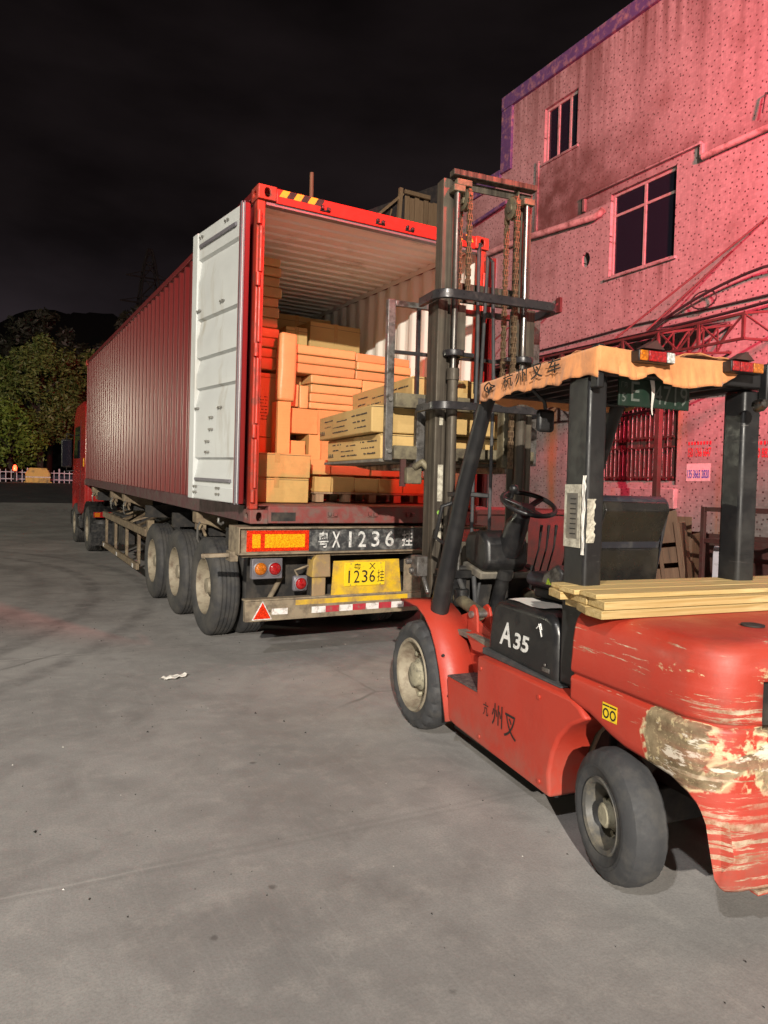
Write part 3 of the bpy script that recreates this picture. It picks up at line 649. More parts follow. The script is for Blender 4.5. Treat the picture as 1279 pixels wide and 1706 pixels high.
# red-oxide steel bin behind the lift truck
bi = empty('steel_bin', (5.4, 3.6, 0), (0, 0, RAD(4))); tag(bi, 'long dull red steel waste bin by the wall, behind the steering wheel', 'waste bin')
obj('body', MB().prism([(-1.25, .12), (1.25, .12), (1.45, 1.22), (-1.45, 1.22)], 'y', -.75, .75), m_bin, bi, bevel=.012)
obj('rim', MB().box(-1.5, 1.5, -.8, -.74, 1.225, 1.30).box(-1.5, 1.5, .74, .8, 1.225, 1.30).box(-1.5, -1.44, -.739, .739, 1.226, 1.299).box(1.44, 1.5, -.739, .739, 1.226, 1.299), m_bin, bi, bevel=.01)
for x in (-1.2, 1.2): obj('rib', MB().box(x-.04, x+.04, -.80, -.752, .16, 1.22), m_bin, bi, bevel=.006)
for x in (-1, 1):
    for y in (-.6, .6): obj('foot', MB().box(x-.1, x+.1, y-.08, y+.08, 0, .118), m_dark, bi, bevel=.006)
# ------------------------------------------------------------------ shed with boarded gable and pole far behind the container
S = empty('boarded_shed', (15.5, 19, 0)); tag(S, 'dark shed with a boarded upper wall rising behind the container roof', 'shed')
obj('wall', MB().box(-4.2, 6, -.1, 7, 0, 11.6), m_dark, S)
obj('roof', MB().prism([(-4.9, 11.6), (6.6, 11.6), (6.6, 11.85), (-.6, 14.6), (-4.9, 12.3)], 'y', -.02, 7.4), m_awn, S)
for k in range(9): obj('plank', MB().box(-3.0+k*.22, -3.0+k*.22+.206, -.16-.012*(k % 3), -.10, 11.0, 13.34-.05*(k % 2)), m_oldwood, S, bevel=.01)
obj('strut', MB().bar((-3.45, -.3, 10.8), (-3.3, -.3, 13.5), .14, .14).bar((-5.0, -.3, 11.6), (-3.2, -.3, 13.3), .1, .1).bar((-4.0, -.3, 11.4), (-3.7, -.3, 12.6), .05, .05), m_oldwood, S)
obj('beam', MB().box(-3.1, -1.9, -.30, -.19, 13.36, 13.52), m_oldwood, S, bevel=.01)
pl = obj('chimney_pole', MB().cyl((0, 0, 0), (0, 0, 14.0), .11, .08, 12), m_oldwood, smooth=50); pl.location = (9.1, 20.4, 0)
tag(pl, 'thin dark pole rising behind the container roof', 'pole')
# ------------------------------------------------------------------ trees, hill, pylon, fence far behind
def leaf_tree(loc, h, rx, rz, m, label, seed, nclump=95, per=130, ls=.135):
    rnd = random.Random(seed); T = empty('tree', loc); tag(T, label, 'tree', 'trees beyond the road')
    tb = MB(); tb.tube([(0, 0, 0), (.08, .05, h*.25), (-.06, .1, h*.5), (.1, 0, h*.72)], [.24, .19, .14, .07], 8)
    for k in range(9):
        a = rnd.uniform(0, 2*pi); z0 = h*rnd.uniform(.3, .6); l = rx*rnd.uniform(.5, .85)
        tb.tube([(0, 0, z0), (cos(a)*l*.5, sin(a)*l*.5, z0+h*.12), (cos(a)*l, sin(a)*l, z0+h*.2)], [.09, .06, .025], 6)
    obj('trunk', tb, m_bark, T, smooth=60)
    lb = MB(); cz = h*.6
    for k in range(nclump):
        u = rnd.uniform(-1, 1); a = rnd.uniform(0, 2*pi); q = rnd.uniform(.55, 1.0)**.5; s = (1-u*u)**.5
        c = Vector((cos(a)*s*rx*q, sin(a)*s*rx*q, cz+u*rz*q*(1 if u > 0 else .85))); cr = rnd.uniform(.45, .95)
        for i in range(per):
            d = Vector((rnd.gauss(0, 1), rnd.gauss(0, 1), rnd.gauss(0, .75))).normalized()*cr*rnd.uniform(.45, 1.0)
            p = c+d; L = ls*rnd.uniform(.6, 1.4)
            ax = Vector((rnd.gauss(0, 1), rnd.gauss(0, 1), rnd.gauss(-.3, .6))).normalized(); bx = ax.cross(Vector((rnd.gauss(0, 1), rnd.gauss(0, 1), rnd.gauss(0, 1)))).normalized()
            lb.add([p-ax*L, p+bx*L*.42, p+ax*L, p-bx*L*.42], [(0, 1, 2, 3)])
    obj('crown', lb, m, T, fix=False)
    return T
leaf_tree((-3.6, 46, 1.4), 8.6, 3.3, 3.5, m_leaf2, 'yellow-green leafy tree at the left edge beyond the road', 11)
leaf_tree((.9, 45, 1.4), 9.3, 2.5, 3.6, m_leaf, 'olive leafy tree behind the yellow barrier, left of the container', 12)
leaf_tree((4.6, 47, 1.4), 9.6, 2.7, 3.8, m_leaf, 'dull olive tree just left of the container front end', 13)
leaf_tree((-.9, 43.5, 1.4), 4.6, 1.9, 1.9, m_leaf2, 'low bright-green tree behind the white fence', 14, 40)
leaf_tree((9.5, 54, 1.4), 14.5, 4.5, 5.2, m_leaf3, 'tall black tree behind the others, over the cab', 15, 90, 110, .22)
leaf_tree((2.2, 56, 1.4), 14.2, 4.2, 4.6, m_leaf3, 'tall black tree rising above the olive trees', 16, 90, 110, .22)
hb = MB(); rh = random.Random(5)
def hz(x, y):
    return 6+27*math.exp(-((x-13)/30)**2)*(.5+.5*min(1, (y-95)/55)) + 1.6*sin(x*.21+1)*cos(y*.17) + .8*abs(sin(x*.42+y*.31)) + .7*abs(sin(x*.9+y*.7))
hb.grid(150, 22, lambda u, v: (-110+u*330, 95+v*90, hz(-110+u*330, 95+v*90)*min(1, v*3+.05) + 1.4))
tag(obj('hill', hb, m_hill, smooth=80), kind='structure')
pn = empty('lattice_pylon', (13.8, 78, 1.4)); tag(pn, 'dark steel lattice pylon standing behind the container roof', 'pylon')
lv = [(0, 3.1), (9, 2.2), (15, 1.6), (18.5, 1.3), (21, 1.05), (23.2, .8), (25, .55), (26.6, .2)]
for sx in (-1, 1):
    for sy in (-1, 1): obj('leg', MB().tube([(sx*w, sy*w, z) for z, w in lv], .11, 6), m_dark, pn)
for i in range(len(lv)-1):
    (z0, a), (z1, b) = lv[i], lv[i+1]
    br = MB()
    for (p, q) in (((-a, -a), (b, -b)), ((a, -a), (-b, -b)), ((-a, a), (b, b)), ((-a, -a), (-b, b)), ((a, -a), (b, b)), ((-a, a), (-b, -b))): br.cyl((p[0], p[1], z0), (q[0], q[1], z1), .06, n=5)
    br.cyl((-b, -b, z1), (b, -b, z1), .06, n=5).cyl((-b, b, z1), (b, b, z1), .06, n=5)
    obj('brace', br, m_dark, pn)
for z, w in ((20.5, 3.1), (23.4, 2.5)): obj('cross_arm', MB().tube([(-w, 0, z), (w, 0, z)], .09, 6).tube([(-w, 0, z), (0, 0, z+.9)], .05, 5).tube([(w, 0, z), (0, 0, z+.9)], .05, 5), m_dark, pn)
fe = empty('picket_fence', (1.3, 38.6, gz(38.6))); tag(fe, 'white metal picket fence along the far side of the road', 'fence')
for k in range(34):
    x = -4.6+k*.27; big = k % 6 == 0
    obj('post' if big else 'picket', MB().prism([(x-(.04 if big else .022), 0), (x+(.04 if big else .022), 0), (x+(.04 if big else .022), .78 if big else .68), (x, .84 if big else .73), (x-(.04 if big else .022), .78 if big else .68)], 'y', -.02, .02), m_white, fe)
for z in (.16, .54): obj('rail', MB().box(-4.7, 4.45, .022, .05, z, z+.05), m_white, fe)
yb = empty('traffic_barrier', (.42, 37.9, gz(37.9))); tag(yb, 'yellow water-filled traffic barrier in front of the white fence', 'barrier')
obj('body', MB().prism([(-.62, 0), (.62, 0), (.62, .52), (.42, .82), (-.42, .82), (-.62, .52)], 'y', -.25, .25), m_barrier, yb, bevel=.03)
obj('band', MB().box(-.63, .63, -.262, -.252, .28, .34), m_stripe_w, yb); obj('foot', MB().box(-.7, .7, -.32, .32, -.02, .06), m_barrier, yb, bevel=.02)
wl_ = empty('warning_lamp', (-.72, 37.6, gz(37.6))); tag(wl_, 'lit red warning lamp on a short post beside the yellow barrier', 'lamp')
obj('post', MB().cyl((0, 0, 0), (0, 0, .62), .05, n=8).box(-.22, .22, -.22, .22, 0, .06), m_dark, wl_, bevel=.005)
m_lamp = lens('lit_red_lens', (1.0, .06, .02), 9.0)
obj('lens', MB().lathe([(.02, .62), (.09, .64), (.10, .80), (.07, .92), (.0, .95)], (0, 0, 0), (0, 0, 1), 14), m_lamp, wl_, smooth=50)
cg = empty('parked_car', (-2.4, 39.9, gz(39.9)), (0, 0, RAD(90))); tag(cg, 'dark red car parked at the left edge beyond the road', 'car')
obj('body', MB().prism([(-1.9, .25), (1.9, .25), (1.95, .62), (1.55, .82), (.9, .86), (.45, 1.32), (-.75, 1.32), (-1.3, .9), (-1.9, .84)], 'y', -.8, .8), m_contpost, cg, bevel=.06)
for x in (-1.15, 1.2):
    for y in (-.72, .72): obj('wheel', MB().lathe([(.0, -.1), (.2, -.1), (.3, -.08), (.31, 0), (.3, .08), (.2, .1), (0, .1)], (x, y, .31), (0, 1, 0), 18), m_rub, cg, smooth=50)
obj('window', MB().prism([(-.95, .9), (.62, .9), (.36, 1.24), (-.68, 1.24)], 'y', -.806, .806), m_glass, cg)
obj('tail_light', MB().box(-1.96, -1.88, .45, .74, .62, .76), m_red, cg); obj('tail_light', MB().box(-1.96, -1.88, -.74, -.45, .62, .76), m_red, cg)
# ------------------------------------------------------------------ shipping container
TH = .022; ZB = 1.25
K = empty('shipping_container', (0, 0, ZB), (TH, 0, 0))
tag(K, 'long red corrugated shipping container with its doors open, loaded on the trailer', 'container')
CL, CW, CH = 12.192, 2.438, 2.896
def oval(cx, cz, w, h, n=20): return [(cx+w/2*(abs(cos(a))**.7)*(1 if cos(a) > 0 else -1), cz+h/2*(abs(sin(a))**.9)*(1 if sin(a) > 0 else -1)) for a in [2*pi*i/n+pi/4 for i in range(n)]]
def rectloop(x0, x1, z0, z1, n=20):
    cx, cz = (x0+x1)/2, (z0+z1)/2; out = []
    for i in range(n):
        a = 2*pi*i/n+pi/4; m = max(abs(cos(a)), abs(sin(a))); out.append((cx+(x1-x0)/2*cos(a)/m, cz+(z1-z0)/2*sin(a)/m))
    return out
def casting(sx, sy, top):
    """hollow corner casting with oval openings"""
    x0, x1 = (-.004, .162) if sx < 0 else (CW-.162, CW+.004); y0, y1 = (-.006, .178) if sy < 0 else (CL-.178, CL+.006)
    z0, z1 = (CH-.116, CH+.004) if top else (-.004, .118)
    b = MB(); t = .026; zc = (z0+z1)/2; yo, yi = (y0, y0+t) if sy < 0 else (y1, y1-t); xo, xi = (x0, x0+t) if sx < 0 else (x1, x1-t)
    b.ring_plate(rectloop(x0, x1, z0, z1), oval((x0+x1)/2, zc, .052, .078), lambda p: (p[0], yo, p[1]), lambda p: (p[0], yi, p[1]))
    ya, yb_ = min(yi, y0+y1-yo), max(yi, y0+y1-yo)
    b.ring_plate(rectloop(ya, yb_, z0, z1), oval((ya+yb_)/2, zc, .078, .056), lambda p: (xo, p[0], p[1]), lambda p: (xi, p[0], p[1]))
    xa, xb = min(xi, x0+x1-xo), max(xi, x0+x1-xo)
    b.box(xa, xb, ya, yb_, z1-.02, z1).box(xa, xb, ya, yb_, z0, z0+.02)
    b.box(min(x0+x1-xo, x0+x1-xo+(.02 if sx > 0 else -.02)), max(x0+x1-xo, x0+x1-xo+(.02 if sx > 0 else -.02)), ya, yb_, z0+.021, z1-.021)
    b.box(xa, xb, min(y0+y1-yo, y0+y1-yo-(.02 if sy < 0 else -.02)), max(y0+y1-yo, y0+y1-yo-(.02 if sy < 0 else -.02)), z0+.021, z1-.021)
    return obj('corner_casting', b, m_contpost if top else m_sill, K, bevel=.006)
for sx in (-1, 1):
    for sy in (-1, 1):
        for top in (0, 1): casting(sx, sy, top)
def corr(x, xin, y0, y1, z0, z1, off=0):
    pts = []; y = y0; L = .278; k = 0
    kn = ((.0, 0), (.072, 0), (.140, 1), (.210, 1), (.278, 0)); prof = []
    for i in range(4):                                              # rounded press bends
        (pa, da), (pb, db) = kn[i], kn[i+1]; (pp_, dp_) = kn[i-1] if i else (kn[3][0]-.278, kn[3][1])
        for q in range(5):
            w = q/4; r = .016; A = (pa-r, da+(dp_-da)*r/(pa-pp_)); C = (pa+r, da+(db-da)*r/(pb-pa))
            prof.append(((1-w)**2*A[0]+2*w*(1-w)*pa+w*w*C[0], (1-w)**2*A[1]+2*w*(1-w)*da+w*w*C[1]))
    prof.append(None)
    while y < y1-1e-6:
        for (a, d) in prof[:-1]:
            if y0 <= y+a <= y1: pts.append((y+a, x+(xin-x)*d+off))
        y += L
    pts.append((y1, x+off)); b = MB(); n = len(pts)
    b.v = [(px, py, z0) for py, px in pts] + [(px, py, z1) for py, px in pts]
    b.f = [[i, i+1, n+i+1, n+i] for i in range(n-1)]; b.mi = [0]*len(b.f); return b
obj('side_panel', corr(.012, .048, .11, CL-.12, .14, CH-.07), m_cont, K, smooth=60)
obj('inner_lining', corr(.012, .048, .11, CL-.12, .14, CH-.07, .005), m_contin, K)
obj('side_panel', corr(CW-.012, CW-.048, .11, CL-.12, .14, CH-.07), m_cont, K, smooth=60)
obj('inner_lining', corr(CW-.012, CW-.048, .11, CL-.12, .14, CH-.07, -.005), m_contin, K)
def roofm(z):
    b = MB(); pts = []; y = .12
    while y < CL-.1:
        pts += [(y, z), (y+.09, z), (y+.105, z-.02), (y+.195, z-.02)]; y += .21
    n = len(pts); b.v = [(.05, p[0], p[1]) for p in pts]+[(CW-.05, p[0], p[1]) for p in pts]; b.f = [[i, i+1, n+i+1, n+i] for i in range(n-1)]; b.mi = [0]*len(b.f); return b
obj('roof_panel', roofm(CH-.012), m_cont, K); obj('ceiling_lining', roofm(CH-.018), m_contin, K)
for x0 in (.061, CW-.066): obj('inner_rail_cover', MB().box(x0, x0+.005, .12, CL-.12, CH-.085, CH-.024), m_contin, K)
obj('front_wall', MB().box(.06, CW-.06, CL-.08, CL-.03, .12, CH-.03), m_cont, K)
for x0 in (0.0, CW-.06): obj('top_rail', MB().box(x0, x0+.06, .18, CL-.18, CH-.075, CH-.008), m_cont, K, bevel=.005)
for x0 in (-.002, CW-.05): obj('bottom_rail', MB().box(x0, x0+.052, .18, CL-.18, .0, .150), m_rail, K, bevel=.006)
obj('cross_members', MB().box(.06, CW-.06, .2, CL-.2, .02, .12), m_dark, K)
for k in range(8):
    x0 = .062+k*.2895; obj('floor_board', MB().box(x0, x0+.286, .10, CL-.1, .122, .150), m_plyfloor, K)
# rear frame: posts with hinge lugs, header with cam keepers, sill
for sx in (0, 1):
    X0 = 0 if not sx else CW-.075
    obj('corner_post', MB().prism([(X0, .02), (X0+.075, .02), (X0+.075, .10), (X0, .11)], 'z', .119, CH-.117), m_contpost, K, bevel=.012)
    hx = .012 if not sx else CW-.012
    for z in (.24, .80, 1.50, 2.10, 2.62):
        h = obj('hinge', MB().cyl((hx, -.004, z-.055), (hx, -.004, z+.055), .021, n=12).box(hx-.016, hx+.016, -.004, .03, z-.05, z+.05), m_contpost, K, smooth=45)
    for (a, b) in ((.31, .73), (.87, 1.43), (1.57, 2.03), (2.17, 2.55)):
        obj('hinge_rod', MB().cyl((hx+(.022 if not sx else -.022), .008, a), (hx+(.022 if not sx else -.022), .008, b), .017, n=10), m_contpost, K, smooth=45)
hd = obj('door_header', MB().box(.163, CW-.163, .0, .09, CH-.128, CH-.004), m_head, K, bevel=.006)
obj('header_lip', MB().box(.08, CW-.08, .02, .095, CH-.152, CH-.1285), m_gasket, K)
for x in (.62, 1.18, 1.50, 1.98):
    obj('cam_keeper', MB().box(x-.045, x-.018, -.032, -.001, CH-.095, CH-.062).box(x+.012, x+.045, -.028, -.001, CH-.10, CH-.068).box(x-.05, x+.05, -.012, -.001, CH-.108, CH-.092), m_blk, hd, bevel=.004)
for k in range(6):
    if k < 6:
        x = .185+k*.066; m = m_yel if k % 2 == 0 else m_dark
        for mir in (0, 1):
            q = [(x+.035, CH-.008), (x+.101, CH-.008), (x+.066, CH-.068), (x, CH-.068)]
            if mir: q = [(CW-a, b) for a, b in q]
            obj('hazard_stripe', MB().prism(q, 'y', -.0018, -.0004), m, hd)
sl = obj('door_sill', MB().box(.163, CW-.163, -.004, .10, .0, .152), m_sill, K, bevel=.008)
obj('threshold_plate', MB().box(.08, CW-.08, .0, .42, .1525, .158), m_sill, K, bevel=.002)
obj('fork_notch', MB().box(.19, .42, -.0075, -.0045, .02, .098), m_dark, sl)
for x in (.78, 1.20, 1.62, 1.98):
    obj('cam_keeper', MB().box(x-.045, x-.018, -.035, -.005, .07, .105).box(x+.012, x+.045, -.032, -.005, .065, .10).box(x-.05, x+.05, -.014, -.005, .055, .068), m_sill, sl, bevel=.004)
# doors folded back along the sides
def door(side):
    o = empty('door'); o.parent = K
    # profile of the inner skin: z against depth, five swaged grooves
    prof = [(.17, .0)]
    for (zc, hh, d) in ((.50, .14, .034), (1.18, .11, .034), (1.47, .11, .034), (1.83, .13, .034), (2.38, .17, .030)):
        prof += [(zc-hh/2-.05, 0), (zc-hh/2, d*.45), (zc+hh/2-.02, d), (zc+hh/2, 0)]
    prof += [(2.72, 0)]
    W = 1.165; b = MB(); n = len(prof)
    ya, yb_ = .085, W-.13
    b.v = [(-.040+d, ya, z) for z, d in prof]+[(-.040+d, yb_, z) for z, d in prof]
    b.f = [[i, i+1, n+i+1, n+i] for i in range(n-1)]; b.mi = [0]*len(b.f)
    sk = obj('inner_skin', b, m_door, None, smooth=30)
    fr = obj('frame', MB().box(-.052, .0, 0, ya, .17, 2.72).box(-.056, .0, yb_, W, .17, 2.72).box(-.046, 0, ya+.001, yb_-.001, 2.60, 2.719).box(-.046, 0, ya+.001, yb_-.001, .171, .30), m_door, None, bevel=.008)
    ou = obj('outer_skin', MB().box(.002, .012, 0, W, .171, 2.719), m_cont, None)
    ga = obj('gasket', MB().box(-.064, -.053, .004, .034, .16, 2.73).box(-.050, -.036, -.012, -.001, .16, 2.73), m_gasket, None, bevel=.004)
    rd = obj('red_edge', MB().box(-.0625, -.0535, .036, .050, .17, 2.72).box(-.034, .0, -.010, -.001, .17, 2.72), m_cont, None)
    led = obj('ledge', MB().box(-.062, -.041, ya+.06, yb_-.05, 2.560, 2.592), m_gasket, None, bevel=.003); led2 = obj('ledge', MB().box(-.062, -.041, ya+.06, yb_-.05, .345, .375), m_gasket, None, bevel=.003)
    bo = []
    for (y, z) in ((.35, 2.66), (.95, 2.66), (.42, 1.97), (.98, 1.97), (.42, 1.02), (.98, 1.04), (.62, .94), (.62, .83), (.70, .72), (.70, .62), (.42, .235), (.42, .29), (.98, .235), (.98, .29)):
        for dy in (-.028, .028): bo.append(obj('bolt', MB().cyl((-.064, y+dy, z), (-.045 if z > 2.6 or z < .3 else -.036, y+dy, z), .011, n=8), m_bolt, None, smooth=45))
    for q in (sk, fr, ou, ga, rd, led, led2, *bo): q.parent = o
    return o
d1 = door(0); d1.location = (-.075, .012, 0); d1.rotation_euler = (0, 0, RAD(6.4))
d2 = door(1); d2.scale = (-1, 1, 1); d2.location = (CW+.075, .012, 0); d2.rotation_euler = (0, 0, RAD(-4))

# ------------------------------------------------------------------ wheels
def truck_tyre(R=.515, w=.28):
    b = MB(); h = w/2
    prof = [(.292, -h+.03), (.31, -h+.012), (.36, -h+.004), (.42, -h), (.47, -h+.008), (R-.022, -h+.022), (R-.008, -h+.035), (R, -h+.055)]
    for g in (-.062, -.020, .022, .064): prof += [(R, g-.006), (R-.012, g-.004), (R-.012, g+.004), (R, g+.006)]
    prof += [(a, -c) for a, c in prof[7::-1]]
    b.lathe(prof, (0, 0, 0), (1, 0, 0), 56); return b.mesh('tyre', smooth=40)
ME_TYRE = truck_tyre()
def rim_mesh(deep):
    b = MB(); h = .14; s = 1
    # outer lip, bowl, dished disc with hand holes implied by lug ring
    prof = [(.300, -h+.028), (.290, -h+.018), (.282, -h+.030), (.276, -h+.075)] + ([(.262, -h+.16), (.20, -h+.18), (.15, -h+.165), (.135, -h+.15), (.0, -h+.15)] if deep else [(.25, -h+.09), (.2, -h+.03), (.14, -h+.0), (0, -h+.0)])
    b.lathe(prof, (0, 0, 0), (1, 0, 0), 40); return b.mesh('rim', smooth=35)
ME_RIM = rim_mesh(True)
def hub_mesh():
    b = MB(); b.lathe([(.12, 0), (.115, -.05), (.085, -.075), (.08, -.11), (0, -.115)], (0, 0, 0), (1, 0, 0), 20)
    for k in range(10):
        a = 2*pi*k/10; b.cyl((.012, .168*cos(a), .168*sin(a)), (-.028, .168*cos(a), .168*sin(a)), .017, n=6)
    return b.mesh('hub', smooth=40)
ME_HUB = hub_mesh()
for me_, m_ in ((ME_TYRE, m_rub2), (ME_RIM, m_rim), (ME_HUB, m_rim)): me_.materials.append(m_)
def link(name, me, parent, loc=(0, 0, 0), sx=1, rx=0):
    o = bpy.data.objects.new(name, me); COL.objects.link(o); o.parent = parent; o.location = loc; o.scale = (sx, 1, 1); o.rotation_euler = (rx, 0, 0); return o
def dual(parent, y, z, left, n=2):
    """outer and inner wheel of a twin pair; wheel > tyre, rim, hub"""
    for k in range(n):
        x = (.11+.33*k) if left else CW-(.11+.33*k)
        w = link('wheel', None, parent, (x, y, z), 1 if left else -1); 
        link('tyre', ME_TYRE, w, rx=random.uniform(0, 6)); link('rim', ME_RIM, w)
        if k == 0: link('hub', ME_HUB, w, (.02, 0, 0))
def gc(y): return -ZB - TH*y          # ground height in the container frame

# ------------------------------------------------------------------ semi-trailer
T = empty('container_trailer', (0, 0, ZB), (TH, 0, 0))
tag(T, 'three-axle skeletal semi-trailer with dusty twin wheels carrying the container', 'trailer')
for y in (1.44, 2.77, 4.11):
    z = gc(y)+.513
    dual(T, y, z, True); dual(T, y, z, False)
    obj('axle', MB().cyl((.45, y, z), (CW-.45, y, z), .075, n=14), m_dark, T, smooth=45)
    for x in (.80, CW-.80): obj('leaf_spring', MB().box(x-.04, x+.04, y-.55, y+.55, z+.09, z+.16).box(x-.04, x+.04, y-.38, y+.38, z+.17, z+.21), m_dark, T, bevel=.006)
    obj('fender_bracket', MB().box(.20, .52, y+.30, y+.36, z+.36, z+.40), m_chassis, T)
for x in (.72, CW-.72):
    obj('main_beam', MB().box(x-.07, x+.07, .1, 11.9, -.06, -.02).box(x-.008, x+.008, .1, 11.9, -.46, -.06).box(x-.07, x+.07, .1, 11.9, -.50, -.46), m_dark, T)
for y in (1.0, 2.1, 3.4, 5.2, 7.0, 8.8, 10.6): obj('cross_beam', MB().box(.10, CW-.10, y-.05, y+.05, -.30, -.12), m_dark, T)
# twist-lock outriggers seen under the bottom rail
for (y, s) in ((1.98, 1), (6.8, .9), (8.2, .9), (10.9, .9)):
    a = obj('outrigger', MB().prism([(.02, -.02), (.50, -.02), (.50, -.30), (.16, -.16), (.02, -.14)], 'y', y-.09, y+.09), m_chassis, T, bevel=.008)
    obj('twist_lock', MB().box(.04, .14, y-.06, y+.06, -.22, -.145).cyl((.09, y-.10, -.20), (.09, y-.22, -.27), .018, n=8), m_chassis, a, bevel=.006)
    obj('handle', MB().tube([(.03, y-.2, -.12), (.0, y-.22, -.17), (.0, y-.22, -.30), (.02, y-.21, -.34)], .011, 6), m_bolt, a, smooth=50)
obj('hook', MB().tube([(-.012, .92, -.02), (-.02, .90, -.06), (-.02, .80, -.07), (-.014, .76, -.05)], .012, 6), m_bolt, T, smooth=50)
# side under-run guard with the dunnage rack behind it
gd = obj('side_guard', MB().bar((.03, 9.1, -.50), (.03, 4.75, -.50), .05, .11).bar((.03, 9.1, -1.10), (.03, 5.4, -1.08), .05, .10), m_chassis, T, bevel=.006)
for y in (9.05, 7.9, 6.7, 5.6, 4.85): obj('upright', MB().box(.058, .10, y-.04, y+.04, -1.10 if y > 5.2 else -1.02, -.46), m_chassis, gd, bevel=.004)
obj('end_post', MB().box(.0, .09, 4.50, 4.60, -1.06, -.30), m_chassis, gd, bevel=.004)
for k in range(3): obj('reflector', MB().box(-.004, .004, 8.9-1.6*k-.05, 8.9-1.6*k+.05, -1.125, -1.06), m_refl_w, gd)
rr = random.Random(3)
for k in range(11):
    y = 4.9+k*.38; obj('rack_bar', MB().bar((.12, y+rr.uniform(-.3, .3), -.48), (.66, y+rr.uniform(-.6, .6), -.34+rr.uniform(-.12, .16)), .05, .03), m_chassis, T, bevel=.003)
for k in range(5):
    y = 5.3+k*.85; obj('stay', MB().cyl((.10, y, -.55), (.62, y+.3, -.95), .018, n=8), m_chassis, T)
obj('tool_box', MB().box(.12, .62, 7.4, 8.6, -.95, -.42), m_dark, T, bevel=.01)
for x in (.62, CW-.62): obj('landing_leg', MB().box(x-.06, x+.06, 9.6, 9.72, -1.12, -.4).box(x-.14, x+.14, 9.52, 9.80, -1.16, -1.12), m_dark, T, bevel=.006)
# rear beam: channel with lips, reflector panels, stencilled number
rb = obj('rear_beam', MB().box(-.11, 2.548, .0, .02, -.262, -.030).box(-.11, 2.548, -.045, -.0005, -.045, -.030).box(-.11, 2.548, -.045, -.0005, -.272, -.256).box(-.112, -.100, -.046, .25, -.273, -.029).box(2.538, 2.55, -.046, .25, -.273, -.029).box(-.10, 2.538, .021, .26, -.05, -.032), m_beam, T, bevel=.004)
for xa, xb in ((-.03, .556), (1.885, 2.47)):
    pn_ = obj('reflector_plate', MB().box(xa, xb, -.010, -.0006, -.247, -.062), m_refl_r, rb, bevel=.002)
    fl_ = (lambda v: v) if xa < 1 else (lambda v: xa+xb-v)
    for (a, b_) in ((.02, .095), (.135, .515)): obj('amber_strip', MB().box(min(fl_(a), fl_(b_)), max(fl_(a), fl_(b_)), -.0125, -.0102, -.215, -.095), m_refl_y, pn_)
sp = obj('number_panel', MB().box(.560, 1.880, -.006, -.0006, -.254, -.047), m_panelblk, rb)
xs_ = (('粤', .70, .10), ('X', .83, .085), ('1', .975, None), ('2', 1.10, .085), ('3', 1.245, .085), ('6', 1.40, .095), ('挂', 1.60, .12))
for ch, x, wd in xs_: text('stencil_character', ch, m_wpaint, sp, (x, -.006, -.150), (1, 0, 0), (0, 0, 1), .150, wd, .0015, .012)
obj('beam_shelf', MB().box(-.06, 2.5, .02, .30, -.30, -.275), m_chassis, T)
# corner bracket arm at the left, lamp boxes, centre bracket, number plate board
obj('bracket_arm', MB().bar((-.11, .12, -.285), (-.36, .22, -.30), .06, .035).box(-.15, -.08, .06, .2, -.34, -.25), m_beam, T, bevel=.005)
def rnd_lamp(parent, x, y, z, r, m):
    o = obj('lamp', MB().lathe([(r*1.22, 0), (r*1.22, -.012), (r*1.02, -.016), (r*1.0, -.008)], (x, y, z), (0, 1, 0), 24), m_gasket, parent, smooth=40)
    obj('lens', MB().lathe([(r, -.006), (r*.98, -.018), (r*.7, -.028), (0, -.032)], (x, y, z), (0, 1, 0), 24), m, o, smooth=60); return o
for (flip) in (0, 1):
    X_ = (lambda v: v) if not flip else (lambda v: CW-v)
    lb_ = obj('lamp_box', MB().box(min(X_(.055), X_(.34)), max(X_(.055), X_(.34)), .075, .14, -.505, -.318), m_gasket, T, bevel=.006)
    rnd_lamp(lb_, X_(.130), .074, -.412, .056, m_amb); rnd_lamp(lb_, X_(.265), .074, -.415, .056, m_red)
    l2 = obj('lamp_box', MB().box(min(X_(.455), X_(.60)), max(X_(.455), X_(.60)), .085, .14, -.635, -.49), m_gasket, T, bevel=.02)
    rnd_lamp(l2, X_(.525), .084, -.562, .053, m_red)
    obj('stay', MB().cyl((X_(.26), .20, -.72), (X_(.42), .30, -.52), .024, n=10), m_beam, T, smooth=45)
br_ = obj('hinge_bracket', MB().prism([(.60, -.50), (.61, -.34), (.64, -.29), (.78, -.278), (.79, -.50)], 'y', .0, .14).box(.62, .755, .03, .13, -.735, -.501), m_rustk, T, bevel=.01)
obj('cable', MB().tube([(.60, .1, -.40), (.53, .09, -.42), (.47, .1, -.44), (.50, .1, -.49)], .010, 6), m_beam, T, smooth=50)
bd = obj('plate_board', MB().prism([(.805, -.725), (.825, -.355), (1.53, -.350), (1.575, -.735)], 'y', .02, .032), m_rustyel, T, bevel=.003)
pt = obj('number_plate', MB().box(.935, 1.372, .010, .0195, -.597, -.372), m_plate, bd, bevel=.004)
text('plate_character', '粤', m_ink, pt, (1.07, .010, -.412), (1, 0, 0), (0, 0, 1), .058, .075, .0012, .01); text('plate_character', 'X', m_ink, pt, (1.23, .010, -.412), (1, 0, 0), (0, 0, 1), .058, .07, .0012, .0)
for ch, x, wd in (('1', .985, None), ('2', 1.065, .062), ('3', 1.150, .062), ('6', 1.232, .062), ('挂', 1.325, .075)): text('plate_character', ch, m_ink, pt, (x, .010, -.508), (1, 0, 0), (0, 0, 1), .118, wd, .0012, .0)
for x in (1.00, 1.32):
    for z in (-.385, -.585): obj('bolt', MB().cyl((x, .0095, z), (x, .006, z), .006, n=8), m_bolt, pt)
